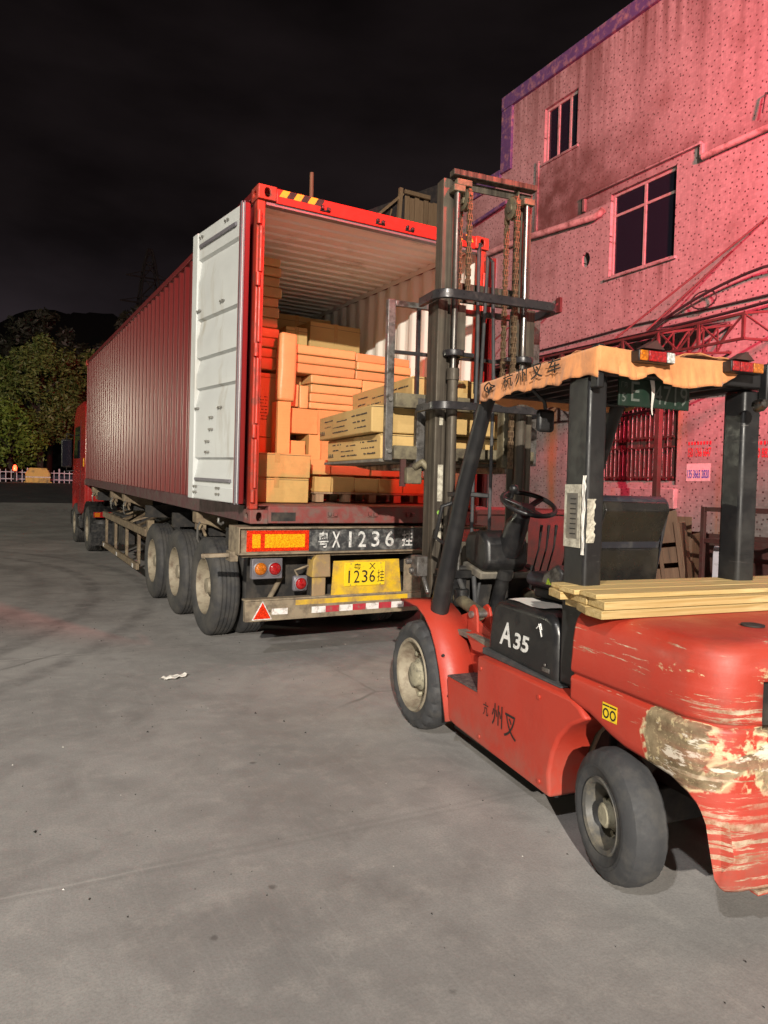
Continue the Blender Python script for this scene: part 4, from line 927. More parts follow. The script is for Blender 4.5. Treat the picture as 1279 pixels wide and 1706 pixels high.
obj('side_plate', MB().prism([(1.60, -.735), (1.60, -.36), (1.80, -.34), (1.80, -.735)], 'y', .03, .05), m_beam, T, bevel=.004)
# bumper bar with conspicuity tape and warning triangle
bu = obj('bumper', MB().box(-.028, 2.47, -.015, .045, -.868, -.690).box(-.028, 2.47, -.002, .10, -.690, -.674), m_beam, T, bevel=.005)
obj('worn_yellow_top', MB().box(.44, 1.62, -.0165, -.0152, -.740, -.694), m_rustyel, bu)
x = .60; k = 0
obj('tape_white', MB().box(.215, .365, -.0178, -.0155, -.815, -.760), m_stripe_w, bu)
while x < 2.4:
    obj('tape_white' if k % 2 == 0 else 'tape_red', MB().box(x, x+.138, -.0178, -.0155, -.822, -.764), m_stripe_w if k % 2 == 0 else m_stripe_r, bu); x += .140; k += 1
obj('warning_triangle', MB().prism([(.045, -.845), (.205, -.845), (.128, -.700)], 'y', -.024, -.0155), m_refl_r, bu, bevel=.003)
obj('triangle_rim', MB().prism([(.030, -.853), (.218, -.853), (.128, -.685)], 'y', -.0185, -.0152), m_refl_w, bu)
obj('bolt', MB().cyl((.19, -.016, -.775), (.19, -.028, -.775), .010, n=8), m_bolt, bu)
for x in (.66, 1.75): obj('bumper_arm', MB().box(x-.05, x+.05, .046, .14, -.86, -.30), m_dark, T, bevel=.006)
obj('rear_shield', MB().box(.10, CW-.10, .34, .36, -.80, -.30), m_dark, T)
obj('brake_chamber', MB().cyl((.72, 1.0, -.62), (.72, 1.24, -.62), .09, n=16).cyl((1.72, 1.0, -.62), (1.72, 1.24, -.62), .09, n=16), m_dark, T, smooth=45)

# ------------------------------------------------------------------ tractor unit
V = empty('truck_tractor', (0, 0, ZB), (TH, 0, 0)); tag(V, 'red truck tractor with a tall cab coupled to the front of the container trailer', 'truck')
for y in (11.45,):
    z = gc(y)+.513; dual(V, y, z, True); dual(V, y, z, False)
    for xs2 in ((-.03, .58), (CW-.58, CW+.03)):
        f_ = MB()
        for i in range(13):
            a = pi*(-.02+1.04*i/12); f_.v += [(xs2[0], y-.66*cos(a), z+.62*sin(a)), (xs2[1], y-.66*cos(a), z+.62*sin(a))]
        f_.f = [[2*i, 2*i+1, 2*i+3, 2*i+2] for i in range(12)]; f_.mi = [0]*12
        obj('mudguard', f_, m_blk, V, solid=.012, smooth=60)
for xs2 in ((-.02, .56), (CW-.56, CW+.02)): obj('mudflap', MB().box(xs2[0], xs2[1], 10.66, 10.675, -1.30, -.82), m_blk, V)
for x in (.02, CW-.46):
    lb_ = obj('tail_light', MB().box(x, x+.44, 10.60, 10.66, -.68, -.56), m_red, V, bevel=.008)
    obj('amber_lens', MB().box(x+.02, x+.13, 10.594, 10.599, -.665, -.575), m_amb, lb_)
obj('frame_rails', MB().box(.62, .74, 10.6, 15.4, -.42, -.12).box(CW-.74, CW-.62, 10.6, 15.4, -.42, -.12), m_dark, V)
z = gc(14.15)+.513
for lf in (True, False):
    dual(V, 14.15, z, lf, 1)
cabp = [(12.10, -.55), (12.10, 1.62), (12.27, 1.92), (12.85, 2.02), (14.15, 1.98), (14.60, 1.72), (14.90, .80), (15.00, -.1), (15.00, -.75), (14.70, -.78), (14.55, -.45), (14.15, -.28), (13.75, -.45), (13.60, -.78), (13.05, -.78)]
cab = obj('cab', MB().prism(cabp, 'x', .0, CW), m_cabred, V, bevel=.09, seg=3)
for x0, x1 in ((-.006, -.001), (CW+.001, CW+.006)):
    obj('side_window', MB().prism([(13.20, .62), (14.57, .62), (14.30, 1.42), (13.20, 1.42)], 'x', x0, x1), m_glass, cab)
    obj('door_seam', MB().prism([(13.05, -.7), (13.07, -.7), (13.07, 1.55), (13.05, 1.55)], 'x', x0, x1), m_dark, cab)
    obj('marker_light', MB().box(x0-.01, x1+.01, 12.35, 12.47, .42, .62), m_refl_y, cab)
obj('windscreen', MB().prism([(14.64, 1.64), (14.88, .86), (14.90, .86), (14.66, 1.66)], 'x', .12, CW-.12), m_glass, cab)
for s in (-1, 1):
    xm = -.20 if s < 0 else CW+.20; xb = -.02 if s < 0 else CW+.02
    mi_ = obj('mirror', MB().box(xm-.13, xm+.13, 14.30, 14.40, .38, 1.12), m_blk, V, bevel=.04, seg=3)
    obj('mirror_glass', MB().box(xm-.11, xm+.11, 14.29, 14.30, .42, 1.08), m_glass, mi_)
    obj('mirror_arm', MB().tube([(xb, 14.35, 1.22), (xm, 14.37, 1.26), (xm, 14.35, 1.10)], .018, 8).tube([(xb, 14.35, .3), (xm, 14.37, .28), (xm, 14.35, .4)], .018, 8), m_blk, mi_, smooth=50)
obj('step_box', MB().box(-.02, .5, 13.10, 13.65, -1.12, -.79), m_blk, V, bevel=.02)
obj('step_box', MB().box(CW-.5, CW+.02, 13.10, 13.65, -1.12, -.79), m_blk, V, bevel=.02)
obj('fuel_tank', MB().cyl((.34, 12.05, -.78), (.34, 13.00, -.78), .30, n=24), m_steel, V, smooth=40)
obj('bumper', MB().box(-.02, CW+.02, 14.75, 15.10, -1.15, -.76), m_blk, V, bevel=.04)
obj('headboard', MB().box(.3, CW-.3, 12.95, 11.90, -.1, 1.3), m_dark, V, bevel=.02)
# ------------------------------------------------------------------ cargo in the container (container frame -> world)
m_tape = mat('packing_tape', (.44, .27, .10), .22, 0, .1, 9, None)
MK = Matrix.Translation((0, 0, ZB)) @ Matrix.Rotation(TH, 4, 'X')
def jit(s): return random.uniform(-s, s)
def carton(x0, x1, y0, y1, z0, z1, label, m=None, soft=.010, rz=0, name='carton', cat='box', group='cartons in the container', printed=None, tape=True, base=MK, M=None):
    """closed carton: sagging board body, flap seam, tape strip, optional print; one thing each"""
    cx, cy = (x0+x1)/2, (y0+y1)/2; w, d, h = x1-x0, y1-y0, z1-z0
    o = empty(name, (0, 0, 0)); o.matrix_world = base @ Matrix.Translation((cx, cy, z0)) @ Matrix.Rotation(rz, 4, 'Z')
    tag(o, label, cat, group)
    bm = bmesh.new(); bmesh.ops.create_cube(bm, size=1)
    bmesh.ops.subdivide_edges(bm, edges=bm.edges[:], cuts=3, use_grid_fill=True)
    bulge = soft*.45
    for v in bm.verts:
        x, y, z = v.co*2
        k = (1-x*x)*(1-z*z); k2 = (1-y*y)*(1-z*z)
        v.co = Vector((x*w/2 + (bulge*k2 if abs(x) > .99 else 0)*(1 if x > 0 else -1) + jit(.0028), y*d/2 + (bulge*k if abs(y) > .99 else 0)*(1 if y > 0 else -1) + jit(.0028), (z+1)*h/2 + (0 if z < -.9 else -abs(jit(.004)))))
    me = bpy.data.meshes.new('body'); bm.to_mesh(me); bm.free()
    b = obj('body', me, m or m_card, o, bevel=soft, seg=3)
    if tape:
        obj('flap_seam', MB().box(-w/2-.0015, w/2+.0015, -d/2-.0022-bulge*.2, -d/2+.006, h*.93-.002, h*.93+.002), m_print, o) if h > .16 else None
    if tape and h > .16:
        obj('tape', MB().box(-.026, .026, -d/2-bulge-.0012, -d/2+.002, h*.60, h+.001), m_tape, o)
    if printed:
        side, rows = printed
        p = MB(); r_ = random.Random(int(abs(x0*1000+z0*777)))
        def q(u0, u1, v0, v1):
            if side == 'y': p.box(u0, u1, -d/2-bulge-.0018, -d/2-bulge*.2, v0, v1)
            else: p.box(-w/2-bulge-.0018, -w/2-bulge*.2, u0, u1, v0, v1)
        L = w if side == 'y' else d
        for (u, v, ln) in rows:
            n = int(ln*L/.014)
            for i in range(n):
                if r_.random() < .8:
                    a = -L/2+u*L+i*.014; q(a, a+.010, v*h, v*h+min(.011, h*.06)*r_.uniform(.6, 1))
        if printed and len(printed) > 1 and h > .14:
            for i in range(3):
                a = (-L/2+.06+i*.05) if side == 'y' else (L/2-.16+i*.045)
                q(a, a+.030, h*.20, h*.22); q(a+.006, a+.024, h*.24, h*.30); q(a+.012, a+.018, h*.30, h*.36)
        pm = obj('print', p, m_print, o); pm['kind'] = 'stuff'
    return o
F0 = .160
ROWS_L = [(.08, .80-.1*i, .5+.3*((i*37) % 5)/5) for i in range(5)]
carton(.10, .775, .55, .96, F0, .400, 'plain carton on the container floor by the left post, bottom of two', soft=.008)
carton(.09, .785, .545, .96, .404, .640, 'plain carton by the left post, topmost of the two front ones', soft=.010, rz=.01)
# left wall stack
carton(.07, .70, 1.30, 1.70, F0, .82, 'carton against the left wall at the foot of the tall stack', soft=.006, tape=False)
carton(.07, .70, 1.30, 1.70, .823, 1.50, 'tall printed carton at the left wall, under the soft packets', m_card2, .006, printed=('y', [(.1, .62-.05*i, .75) for i in range(8)]))
zl = [1.53, 1.66, 1.765, 1.87, 1.975, 2.08, 2.19, 2.29, 2.40, 2.51, 2.61, 2.70]
ordn = ['lowest', 'second', 'third', 'fourth', 'fifth', 'sixth', 'seventh', 'eighth', 'ninth', 'tenth', 'topmost']
for i in range(11):
    carton(.07+abs(jit(.008)), .695+jit(.022), 1.29+jit(.015), 1.72, zl[i]+.002, zl[i+1]-.001, 'kraft-wrapped packet at the left wall, ' + ordn[i] + ' of its stack', m_kraft, .013, jit(.015), 'packet', 'packet', 'packets stacked at the left wall', tape=False)
# long packet leaning upright
up = carton(-.09, .09, -.06, .06, 0, .72, 'long kraft-wrapped packet standing upright beside the left stack', m_kraft, .030, 0, 'packet', 'packet', None, tape=False)
up.matrix_world = MK @ Matrix.Translation((.735, 1.16, 1.20)) @ Matrix.Rotation(RAD(2), 4, 'Y') @ Matrix.Rotation(RAD(-3), 4, 'X')
carton(.635, .775, 1.08, 1.27, .645, 1.195, 'tall narrow carton under the upright packet', soft=.006, tape=False)
carton(.635, .775, 1.08, 1.27, F0, .642, 'carton on the floor under the tall narrow one', soft=.006, tape=False)
# middle: small uprights on a carton, with the feet of furniture below
carton(.800, .930, 1.26, 1.50, 1.165, 1.405, 'left one of two small kraft packets standing side by side', m_kraft, .010, 0, 'packet', 'packet', 'small upright packets', tape=False)
carton(.945, 1.045, 1.26, 1.50, 1.155, 1.40, 'right one of two small kraft packets standing side by side', m_kraft, .010, 0, 'packet', 'packet', 'small upright packets', tape=False)
carton(.790, 1.160, 1.24, 1.60, .880, 1.150, 'orange-lit carton under the two small upright packets', soft=.008, tape=False)
carton(.790, 1.000, 1.20, 1.60, .55, .80, 'carton in the middle, below the dark gap', soft=.006, tape=False)
carton(1.05, 1.190, 1.22, 1.60, .55, .875, 'narrow carton right of the dark gap in the middle', soft=.006, tape=False)
carton(.790, 1.18, 1.10, 1.6, F0, .545, 'broad carton on the floor in the middle', soft=.006, tape=False)
# four packets lying in a short stack, then three long ones across the top, twice
zz = [1.160, 1.235, 1.335, 1.435, 1.530]
carton(1.165, 1.80, 1.26, 1.9, .55, 1.155, 'tall carton in the middle under the short packet stack', soft=.006, tape=False)
for i in range(4):
    carton(1.075+jit(.01), 1.70, 1.28+jit(.02), 1.95, zz[i]+.002, zz[i+1]-.001, 'short kraft packet in the middle, ' + ('lowest', 'second', 'third', 'topmost')[i] + ' of four', m_kraft, .012, jit(.01), 'packet', 'packet', 'short middle packets', tape=False)
carton(.86, 1.06, 1.5, 1.9, 1.42, 1.525, 'dark packet in the gap left of the short packet stack', m_kraft, .012, 0, 'packet', 'packet', None, tape=False)
z3 = [1.532, 1.640, 1.735, 1.835]
for i in range(3):
    carton(.865+jit(.012), 1.60+jit(.012), 1.27+jit(.02), 1.95, z3[i]+.001, z3[i+1]-.001, 'long kraft packet across the middle, ' + ('lowest', 'second', 'topmost')[i] + ' of three', m_kraft, .014, jit(.008), 'packet', 'packet', 'long packets across the middle', tape=False)
    carton(1.62+jit(.008), 2.33, 1.27+jit(.02), 1.95, z3[i]+.001+jit(.004), z3[i+1]-.006, 'long kraft packet at the right wall, ' + ('lowest', 'second', 'topmost')[i] + ' of three', m_kraft, .012, jit(.008), 'packet', 'packet', 'long packets at the right wall', tape=False)
carton(1.715, 2.33, 1.28, 1.95, .55, 1.528, 'big carton at the right wall behind the raised load', m_card2, .008, tape=False)
# tall cartons at the back
carton(1.18, 1.46, 2.30, 3.0, 1.50, 2.24, 'tall carton at the back, left of the wide one', m_card2, .008, -.05)
carton(1.50, 2.22, 2.40, 3.2, 1.50, 2.36, 'wide tall carton at the back with a torn flap', m_card2, .008, .04)
carton(1.10, 2.10, 3.05, 3.9, 1.50, 2.55, 'big carton at the very back, half hidden under the ceiling', m_card2, .008)
carton(.65, 2.33, 2.0, 4.0, F0, 1.49, 'huge carton at the back carrying the tall ones', m_card2, .008, tape=False)
carton(.07, .66, 1.75, 4.0, 1.50, 2.60, 'dark carton block at the back behind the left stack', m_card2, .010, tape=False)
carton(.07, .62, 1.65, 4.0, F0, 1.49, 'dark carton deep inside at the left wall', m_card2, .010, tape=False)
# floor row on a low pallet
pal = empty('pallet'); pal.matrix_world = MK @ Matrix.Translation((1.62, 1.0, F0)); tag(pal, 'low wooden pallet on the container floor under the front row of cartons', 'pallet')
for k in range(5):
    for y in (-.16, .16): obj('block', MB().box(-.66+k*.31, -.66+k*.31+.09, y-.05, y+.05, 0, .085), m_oldwood, pal, bevel=.004)
for k in range(4): obj('deck_board', MB().box(-.68, .72, -.22+k*.115, -.22+k*.115+.10, .086, .104), m_oldwood, pal, bevel=.003)
xr = (.86, 1.135, 1.41, 1.70, 2.0, 2.32)
nm = ('leftmost', 'second', 'third', 'fourth', 'rightmost')
for i in range(5):
    carton(max(xr[i]+.004, .945), xr[i+1]-.004, .80+jit(.01), 1.06, F0+.106, .43+jit(.008), 'low carton on the pallet in the front floor row, ' + nm[i] + ' of five', m_card, .006, tape=False, group='cartons in the front floor row')
carton(.92, 1.14, .84, 1.06, .445, .60, 'small carton on top of the front floor row, at its left end', soft=.006, tape=False)
carton(1.16, 1.62, .86, 1.06, .445, .545, 'flat carton on top of the front floor row, in its middle', m_kraft, .010, tape=False)
carton(1.64, 2.30, .86, 1.06, .445, .56, 'flat carton on top of the front floor row, at its right end', m_kraft, .010, tape=False)
# ------------------------------------------------------------------ forklift (x right, y forward, origin under the front axle)
FO = (1.0718, -2.1096, 0); FR = RAD(-7.5)
FK = empty('forklift', FO, (0, 0, FR)); tag(FK, 'battered red forklift with raised mast and orange canopy, right foreground', 'forklift')
MF = Matrix.Translation(FO) @ Matrix.Rotation(FR, 4, 'Z')
def fp(name, mb, m, parent=None, **k): return obj(name, mb, m, parent or FK, **k)
def mirror2(fn):
    for s in (-1, 1): fn(s)
# --- tyres
def lift_tyre(R, w, rr, n, notch, lugs):
    b = MB(); h = w/2
    prof = [(rr, -h+.016), (rr+.02, -h+.006), (rr+.05, -h), (R-.075, -h+.0), (R-.055, -h+.006), (R-.030, -h+.014), (R-.012, -h+.030), (R-.004, -h+.062), (R, -.02)]
    prof = prof + [(a, -c) for a, c in prof[::-1]]
    def rm(i, j, r):
        k = min(j, len(prof)-1-j)
        if (i % lugs) == 0 and k in (5, 6, 7): return r - notch*(1 if k < 7 else .7)
        if (i % lugs) == 0 and k == 4: return r - notch*.4
        if k == 3: return r + .004*((i//2) % 2)*(R > .3)
        return r
    b.lathe(prof, (0, 0, 0), (1, 0, 0), n, rmod=rm); return b.mesh('tyre', smooth=28)
def lift_wheel(s, x, y, R, w, rr, n, notch, lugs, steer=0):
    wv = link('wheel', None, FK, (x, y, R), -s); wv.rotation_euler = (0, 0, steer)
    me = lift_tyre(R, w, rr, n, notch, lugs); me.materials.append(m_rub); link('tyre', me, wv)
    # the bead seat ring
    b = MB(); h = w/2
    b.lathe([(rr+.004, -h+.018), (rr-.006, -h+.006), (rr-.022, -h+.012), (rr-.03, -h+.05), (rr-.055, -h+.10), (rr*.62, -h+.112), (rr*.50, -h+.104), (rr*.46, -h+.10), (0, -h+.10)], (0, 0, 0), (1, 0, 0), 36)
    r_ = obj('rim', b, m_rim if R > .3 else m_hubd, wv, smooth=35)
    hb_ = MB(); hb_.lathe([(rr*.45, -h+.10), (rr*.43, -h+.072), (rr*.34, -h+.056), (rr*.32, -h+.030), (rr*.25, -h+.022), (0, -h+.022)], (0, 0, 0), (1, 0, 0), 24)
    obj('hub', hb_, m_hub, wv, smooth=35)
    nb = 8
    for k in range(nb):
        a = 2*pi*k/nb+.2; obj('wheel_nut', MB().cyl((-h+.118, rr*.60*cos(a), rr*.60*sin(a)), (-h+.078, rr*.60*cos(a), rr*.60*sin(a)), .016, n=6), m_hub, r_)
    return wv
m_hubd = mat('dark_rim_paint', (.085, .083, .078), .5, .1, .2, 9, (.20, .175, .13), .33, 12)
for s in (-1, 1):
    lift_wheel(s, s*.535, .04, .356, .205, .240, 72, .018, 4)
    lift_wheel(s, s*.556, -1.905, .266, .185, .152, 96, .003, 4, RAD(-11.5))
fp('front_axle', MB().cyl((-.40, .06, .36), (.40, .06, .36), .11, n=16).box(-.30, .30, -.08, .20, .22, .52), m_dark, smooth=40)
fp('steer_axle', MB().box(-.38, .38, -1.93, -1.79, .20, .36), m_dark, bevel=.01)
# --- chassis sides with the step pocket
side = [(-.752, .662), (-.752, .452), (-.385, .452), (-.420, .195), (-.52, .183), (-1.463, .150), (-1.448, .258), (-1.475, .365), (-1.52, .454), (-1.60, .535), (-1.71, .598), (-1.66, .640), (-1.60, .662)]
def sidep(s):
    pn = fp('side_panel', MB().prism(side, 'x', *sorted((s*.582, s*.36))), m_fk, bevel=.016, seg=3)
    fp('step_tread', MB().box(*sorted((s*.575, s*.38)), -.745, -.392, .4525, .462), m_tread, pn)
    fp('step_back', MB().box(*sorted((s*.375, s*.355)), -.752, -.30, .454, .70), m_fk, pn)
    fp('wheel_well', MB().prism([(-1.45, .20), (-1.46, .30), (-1.54, .46), (-1.64, .56), (-1.64, .62), (-1.40, .62), (-1.36, .20)], 'x', *sorted((s*.355, s*.20))), m_hub, pn)
mirror2(sidep)
fp('frame', MB().box(-.354, .354, -1.60, -.05, .17, .66), m_dark, bevel=.01)
fp('belly_plate', MB().box(-.50, .50, -1.40, -.35, .115, .169), m_dark)
fp('floor_plate', MB().box(-.42, .42, -.80, .10, .662, .695), m_floorp, bevel=.004)
# --- front fenders: plate bent round the wheel
def fender(s):
    path = [(.30, .822), (.16, .830), (.02, .822), (-.10, .775), (-.20, .700), (-.275, .60), (-.335, .48), (-.385, .34), (-.435, .19)]
    b = MB(); xo, xi = s*.605, s*.345
    for (y, z) in path: b.v += [(xo, y, z), (xi, y, z)]
    b.f = [[2*i, 2*i+1, 2*i+3, 2*i+2] for i in range(len(path)-1)]; b.mi = [0]*len(b.f)
    f = fp('fender', b, m_fk, solid=.016, smooth=50); f.modifiers['solid'].offset = -1 if s < 0 else 1
    fp('fender_web', MB().prism([(-.10, .765), (-.20, .69), (-.275, .59), (-.335, .47), (-.345, .452), (-.75, .452), (-.75, .655), (-.55, .70), (-.35, .76), (-.2, .80)], 'x', *sorted((s*.344, s*.325))), m_fk, f, bevel=.004)
    fp('gusset', MB().prism([(-.30, .70), (-.745, .655), (-.745, .61), (-.40, .60)], 'x', *sorted((s*.42, s*.346))), m_fk, f, bevel=.01)
mirror2(fender)
# tilt cylinder with its red lugs
def tilt(s):
    t = fp('tilt_cylinder', MB().cyl((s*.30, -.28, .80), (s*.28, .12, .86), .042, n=16).cyl((s*.28, .12, .86), (s*.26, .34, .90), .020, n=12), m_mastg, smooth=40)
    for dx in (-.048, .048): fp('lug', MB().prism([(-.345, .69), (-.215, .69), (-.225, .80), (-.245, .845), (-.28, .862), (-.315, .845), (-.335, .80)], 'x', s*.30+dx-.009, s*.30+dx+.009), m_fk, t, bevel=.004)
    fp('pin', MB().cyl((s*.30-.075, -.28, .80), (s*.30+.075, -.28, .80), .022, n=14), m_bolt, t, smooth=40)
mirror2(tilt)
# --- engine hood, side cover with the model number
cover = [(-.735, .668), (-.738, .76), (-.765, .90), (-.80, .965), (-.86, .988), (-1.30, .985), (-1.36, .96), (-1.385, .89), (-1.392, .640), (-1.36, .632)]
def sidec(s):
    c = fp('side_cover', MB().prism(cover, 'x', *sorted((s*.510, s*.36))), m_plast, bevel=.035, seg=4)
    fp('cover_skirt', MB().prism([(-.725, .663), (-.725, .70), (-1.40, .672), (-1.46, .672), (-1.46, .663)], 'x', *sorted((s*.535, s*.36))), m_rub, c, bevel=.006)
    fp('rubber_bellows', MB().box(*sorted((s*.50, s*.34)), -1.46, -1.40, .67, .93), m_rub, c, bevel=.015)
mirror2(sidec)
tA = text('model_lettering', 'A', m_logo, FK, (-.5105, -.925, .815), (0, -1, 0), (0, .0, 1), .128, .115, .0016, .02, .2)
tB = text('model_lettering', '35', m_logo, FK, (-.5105, -1.080, .798), (0, -1, 0), (0, .0, 1), .088, .15, .0016, .03, .15)
fp('cover_paper', MB().grid(6, 4, lambda u, v: (-.46+.16*v, -.86-.34*u, .9905+.004*sin(u*7+v*3))), m_wax)
fp('engine_hood', MB().box(-.355, .355, -1.50, -.74, .665, .975), m_plast, bevel=.03, seg=3)
fp('radiator_pack', MB().box(-.46, .46, -1.585, -1.505, .66, 1.02), m_dark, bevel=.01)
fp('brush_mark', MB().tube([(-.512, -1.235, .925), (-.513, -1.25, .90), (-.5125, -1.262, .865)], .0035, 5).tube([(-.512, -1.215, .90), (-.5125, -1.25, .928), (-.5125, -1.262, .90)], .003, 5), m_logo)
for ch, y, h_, w_ in (('杭', -.865, .075, .055), ('州', -.985, .120, .105), ('叉', -1.115, .125, .115)):
    text('side_lettering', ch if ch != '杭' else '亢', m_ink, FK, (-.5835, y, .395-(.02 if ch == '叉' else 0)), (0, -1, 0), (0, 0, 1), h_, w_, .0014, .004)
# --- counterweight
def cw_mesh():
    P = []
    for y in (-1.592, -1.60, -1.66, -1.72, -1.80, -1.87, -1.95, -2.02, -2.10, -2.16, -2.20): P.append((-.578, y))
    cx, cy, r = -.408, -2.225, .170
    for i in range(1, 17):
        a = pi + (pi/2)*i/16; P.append((cx+r*cos(a), cy+r*sin(a)*1.03))
    nr = 22; xe, ye = P[-1]
    for i in range(1, nr): 
        x = xe + (-2*xe)*i/nr; P.append((x, ye-.030*(1-(x/xe)**2)))
    P += [(-x, y) for x, y in P[10+16::-1]] if False else [(-x, y) for x, y in [P[k] for k in range(10+16, -1, -1)]]
    def low(x, y):
        y = max(y, -2.6); ax = abs(x)
        tab = ((-1.592, .655), (-1.60, .648), (-1.72, .632), (-1.80, .605), (-1.87, .580), (-1.95, .562), (-2.10, .552), (-2.20, .542), (-2.27, .515), (-2.315, .47), (-2.338, .40), (-2.352, .28), (-2.362, .205), (-2.378, .185), (-2.6, .180))
        for (a, va), (b, vb) in zip(tab, tab[1:]):
            if a >= y >= b: return va+(vb-va)*((y-a)/(b-a) if b != a else 0)
        return .655
    v = []; cols = len(P); rings = None
    cen = Vector((0, -1.95))
    for (x, y) in P:
        zl = low(x, y); n = Vector((x, y))-Vector((0, max(y, -2.15))); n = n.normalized() if n.length else Vector((-1, 0))
        lv = [(zl, -.008), (zl+.012, .0)]
        for k in range(1, 6): lv.append((zl+.012+(.735-zl-.012)*k/6, .0))
        lv += [(.748, 0), (.760, -.004), (.768, -.018), (.776, -.018), (.784, -.004), (.796, 0), (.86, -.002), (.93, -.006), (.985, -.014), (1.02, -.026), (1.043, -.046), (1.055, -.075), (1.060, -.11), (1.062, -.20)]
        v.append([(x+n.x*o, y+n.y*o, z) for z, o in lv])
    return P, v
CP, CV = cw_mesh()
b = MB(); nr_ = len(CV[0]); nc = len(CV)
for col_ in CV: b.v += col_
for i in range(nc-1):
    for j in range(nr_-1):
        xm = (CP[i][0]+CP[i+1][0])/2; zm = (CV[i][j][2]+CV[i][j+1][2])/2; ym = CP[i][1]
        if abs(xm) < .372 and ym < -2.38 and .70 < zm < .95: continue      # service opening in the back
        b.f.append([i*nr_+j, i*nr_+j+1, (i+1)*nr_+j+1, (i+1)*nr_+j]); b.mi.append(0)
b.f.append([i*nr_+nr_-1 for i in range(nc)][::-1]); b.mi.append(0)
cwt = fp('counterweight', b, m_cw, smooth=42)
md = cwt.modifiers.new('solid', 'SOLIDIFY'); md.thickness = .075; md.offset = -1; md.use_even_offset = False
fp('opening_liner', MB().box(-.40, .40, -2.315, -2.30, .62, .99), m_dark, cwt)
fp('opening_shelf', MB().box(-.37, .37, -2.385, -2.316, .66, .735), m_beam, cwt)
fp('filler_cap', MB().lathe([(.045, 0), (.045, .006), (.03, .009), (0, .009)], (-.10, -2.12, 1.0635), (0, 0, 1), 18), m_dark, cwt, smooth=40)
fp('lower_lip', MB().box(-.36, .36, -2.41, -2.36, .165, .18), m_cw, cwt)
fp('warning_label', MB().box(-.5805, -.5792, -1.905, -1.815, .640, .710), m_plate, cwt)
for k in (0, 1):
    yc = -1.838-.043*k
    fp('warning_symbol', MB().ring_plate([(yc+.019*cos(a), .668+.022*sin(a)) for a in [2*pi*i/12 for i in range(12)]], [(yc+.012*cos(a), .668+.014*sin(a)) for a in [2*pi*i/12 for i in range(12)]], lambda p: (-.5812, p[0], p[1]), lambda p: (-.5806, p[0], p[1])), m_ink, cwt)
    fp('warning_symbol', MB().box(-.5812, -.5806, yc-.02, yc+.02, .697, .703), m_ink, cwt)
fp('rear_mudshield', MB().box(-.32, .32, -2.30, -1.60, .36, .44), m_dark)
for (y, z) in ((-.80, .22), (-1.38, .20), (-.80, .60), (-1.36, .60)): fp('bolt', MB().cyl((-.581, y, z), (-.590, y, z), .011, n=6), m_fk)
for (y, z) in ((-.30, .555), (-.395, .33)): fp('bolt', MB().cyl((-.57, y, z), (-.57, y-.012, z+.006), .010, n=8), m_dark)
fp('hood_latch', MB().box(-.5155, -.509, -1.335, -1.275, .70, .722).cyl((-.512, -1.30, .735), (-.518, -1.30, .735), .009, n=8), m_steel, bevel=.002)
fp('tow_pin', MB().cyl((0, -2.36, 1.062), (0, -2.36, 1.13), .022, n=12).tube([(-.05, -2.36, 1.13), (0, -2.36, 1.145), (.05, -2.36, 1.13)], .010, 8), m_steel, cwt, smooth=40)
# --- overhead guard
def pillar(s):
    fp('front_pillar', MB().tube([(s*.475, -.02, .70), (s*.475, -.10, .95), (s*.47, -.33, 1.60), (s*.462, -.55, 2.08), (s*.46, -.60, 2.15)], [.062, .060, .050, .047, .046], 16), m_guard, smooth=50)
    e_ = .045 if s > 0 else 0
    p = fp('rear_pillar', MB().prism([(s*.505+e_, -1.40-e_*.6), (s*.395+e_, -1.385-e_*.9), (s*.395+e_, -1.555), (s*.505+e_, -1.565)], 'z', .67, 2.12), m_guard, bevel=.018, seg=3)
    fp('pillar_cap', MB().box(*sorted((s*.51+e_, s*.47+e_)), -1.62, -1.568, 2.05, 2.245), m_guard, p, bevel=.008)
mirror2(pillar)
fp('grab_handle', MB().tube([(-.50, -.24, 1.50), (-.56, -.22, 1.48), (-.565, -.14, 1.28), (-.50, -.13, 1.24)], .014, 8), m_guard, smooth=50)
fp('pillar_bracket', MB().box(-.52, -.42, -.30, -.20, 1.54, 1.57).bar((-.44, -.29, 1.56), (-.30, -.33, 1.55), .05, .03), m_guard, bevel=.006)
pp = fp('load_label', MB().box(-.5135, -.5060, -1.535, -1.415, 1.33, 1.62), m_paper)
fp('load_label_table', MB().box(-.5145, -.5137, -1.515, -1.435, 1.37, 1.58), m_floorp, pp)
for k in range(8): fp('label_line', MB().box(-.5153, -.5147, -1.505, -1.462, 1.39+k*.023, 1.395+k*.023), m_ink, pp)
fp('torn_tape', MB().grid(5, 14, lambda u, v: (-.514-.006*random.random(), -1.555-.022*u+.006*random.random(), 1.30+.36*v)), m_wax, pp)
fp('torn_label', MB().grid(5, 16, lambda u, v: (-.502+(.038+.014*random.Random(int(v*16+.5)*7+3).random())*u, -1.5665-.004*random.random(), 1.355+.20*v)), m_paper, pp)
fp('guard_frame', MB().box(-.50, .50, -.66, -.60, 2.12, 2.17).box(-.50, .50, -1.60, -1.53, 2.12, 2.19).box(-.50, -.44, -1.53, -.66, 2.121, 2.175).box(.46, .53, -1.53, -.66, 2.121, 2.175), m_guard, bevel=.008)
for k in range(7): fp('guard_bar', MB().box(-.36+k*.12-.015, -.36+k*.12+.015, -1.53, -.66, 2.13, 2.165), m_guard)
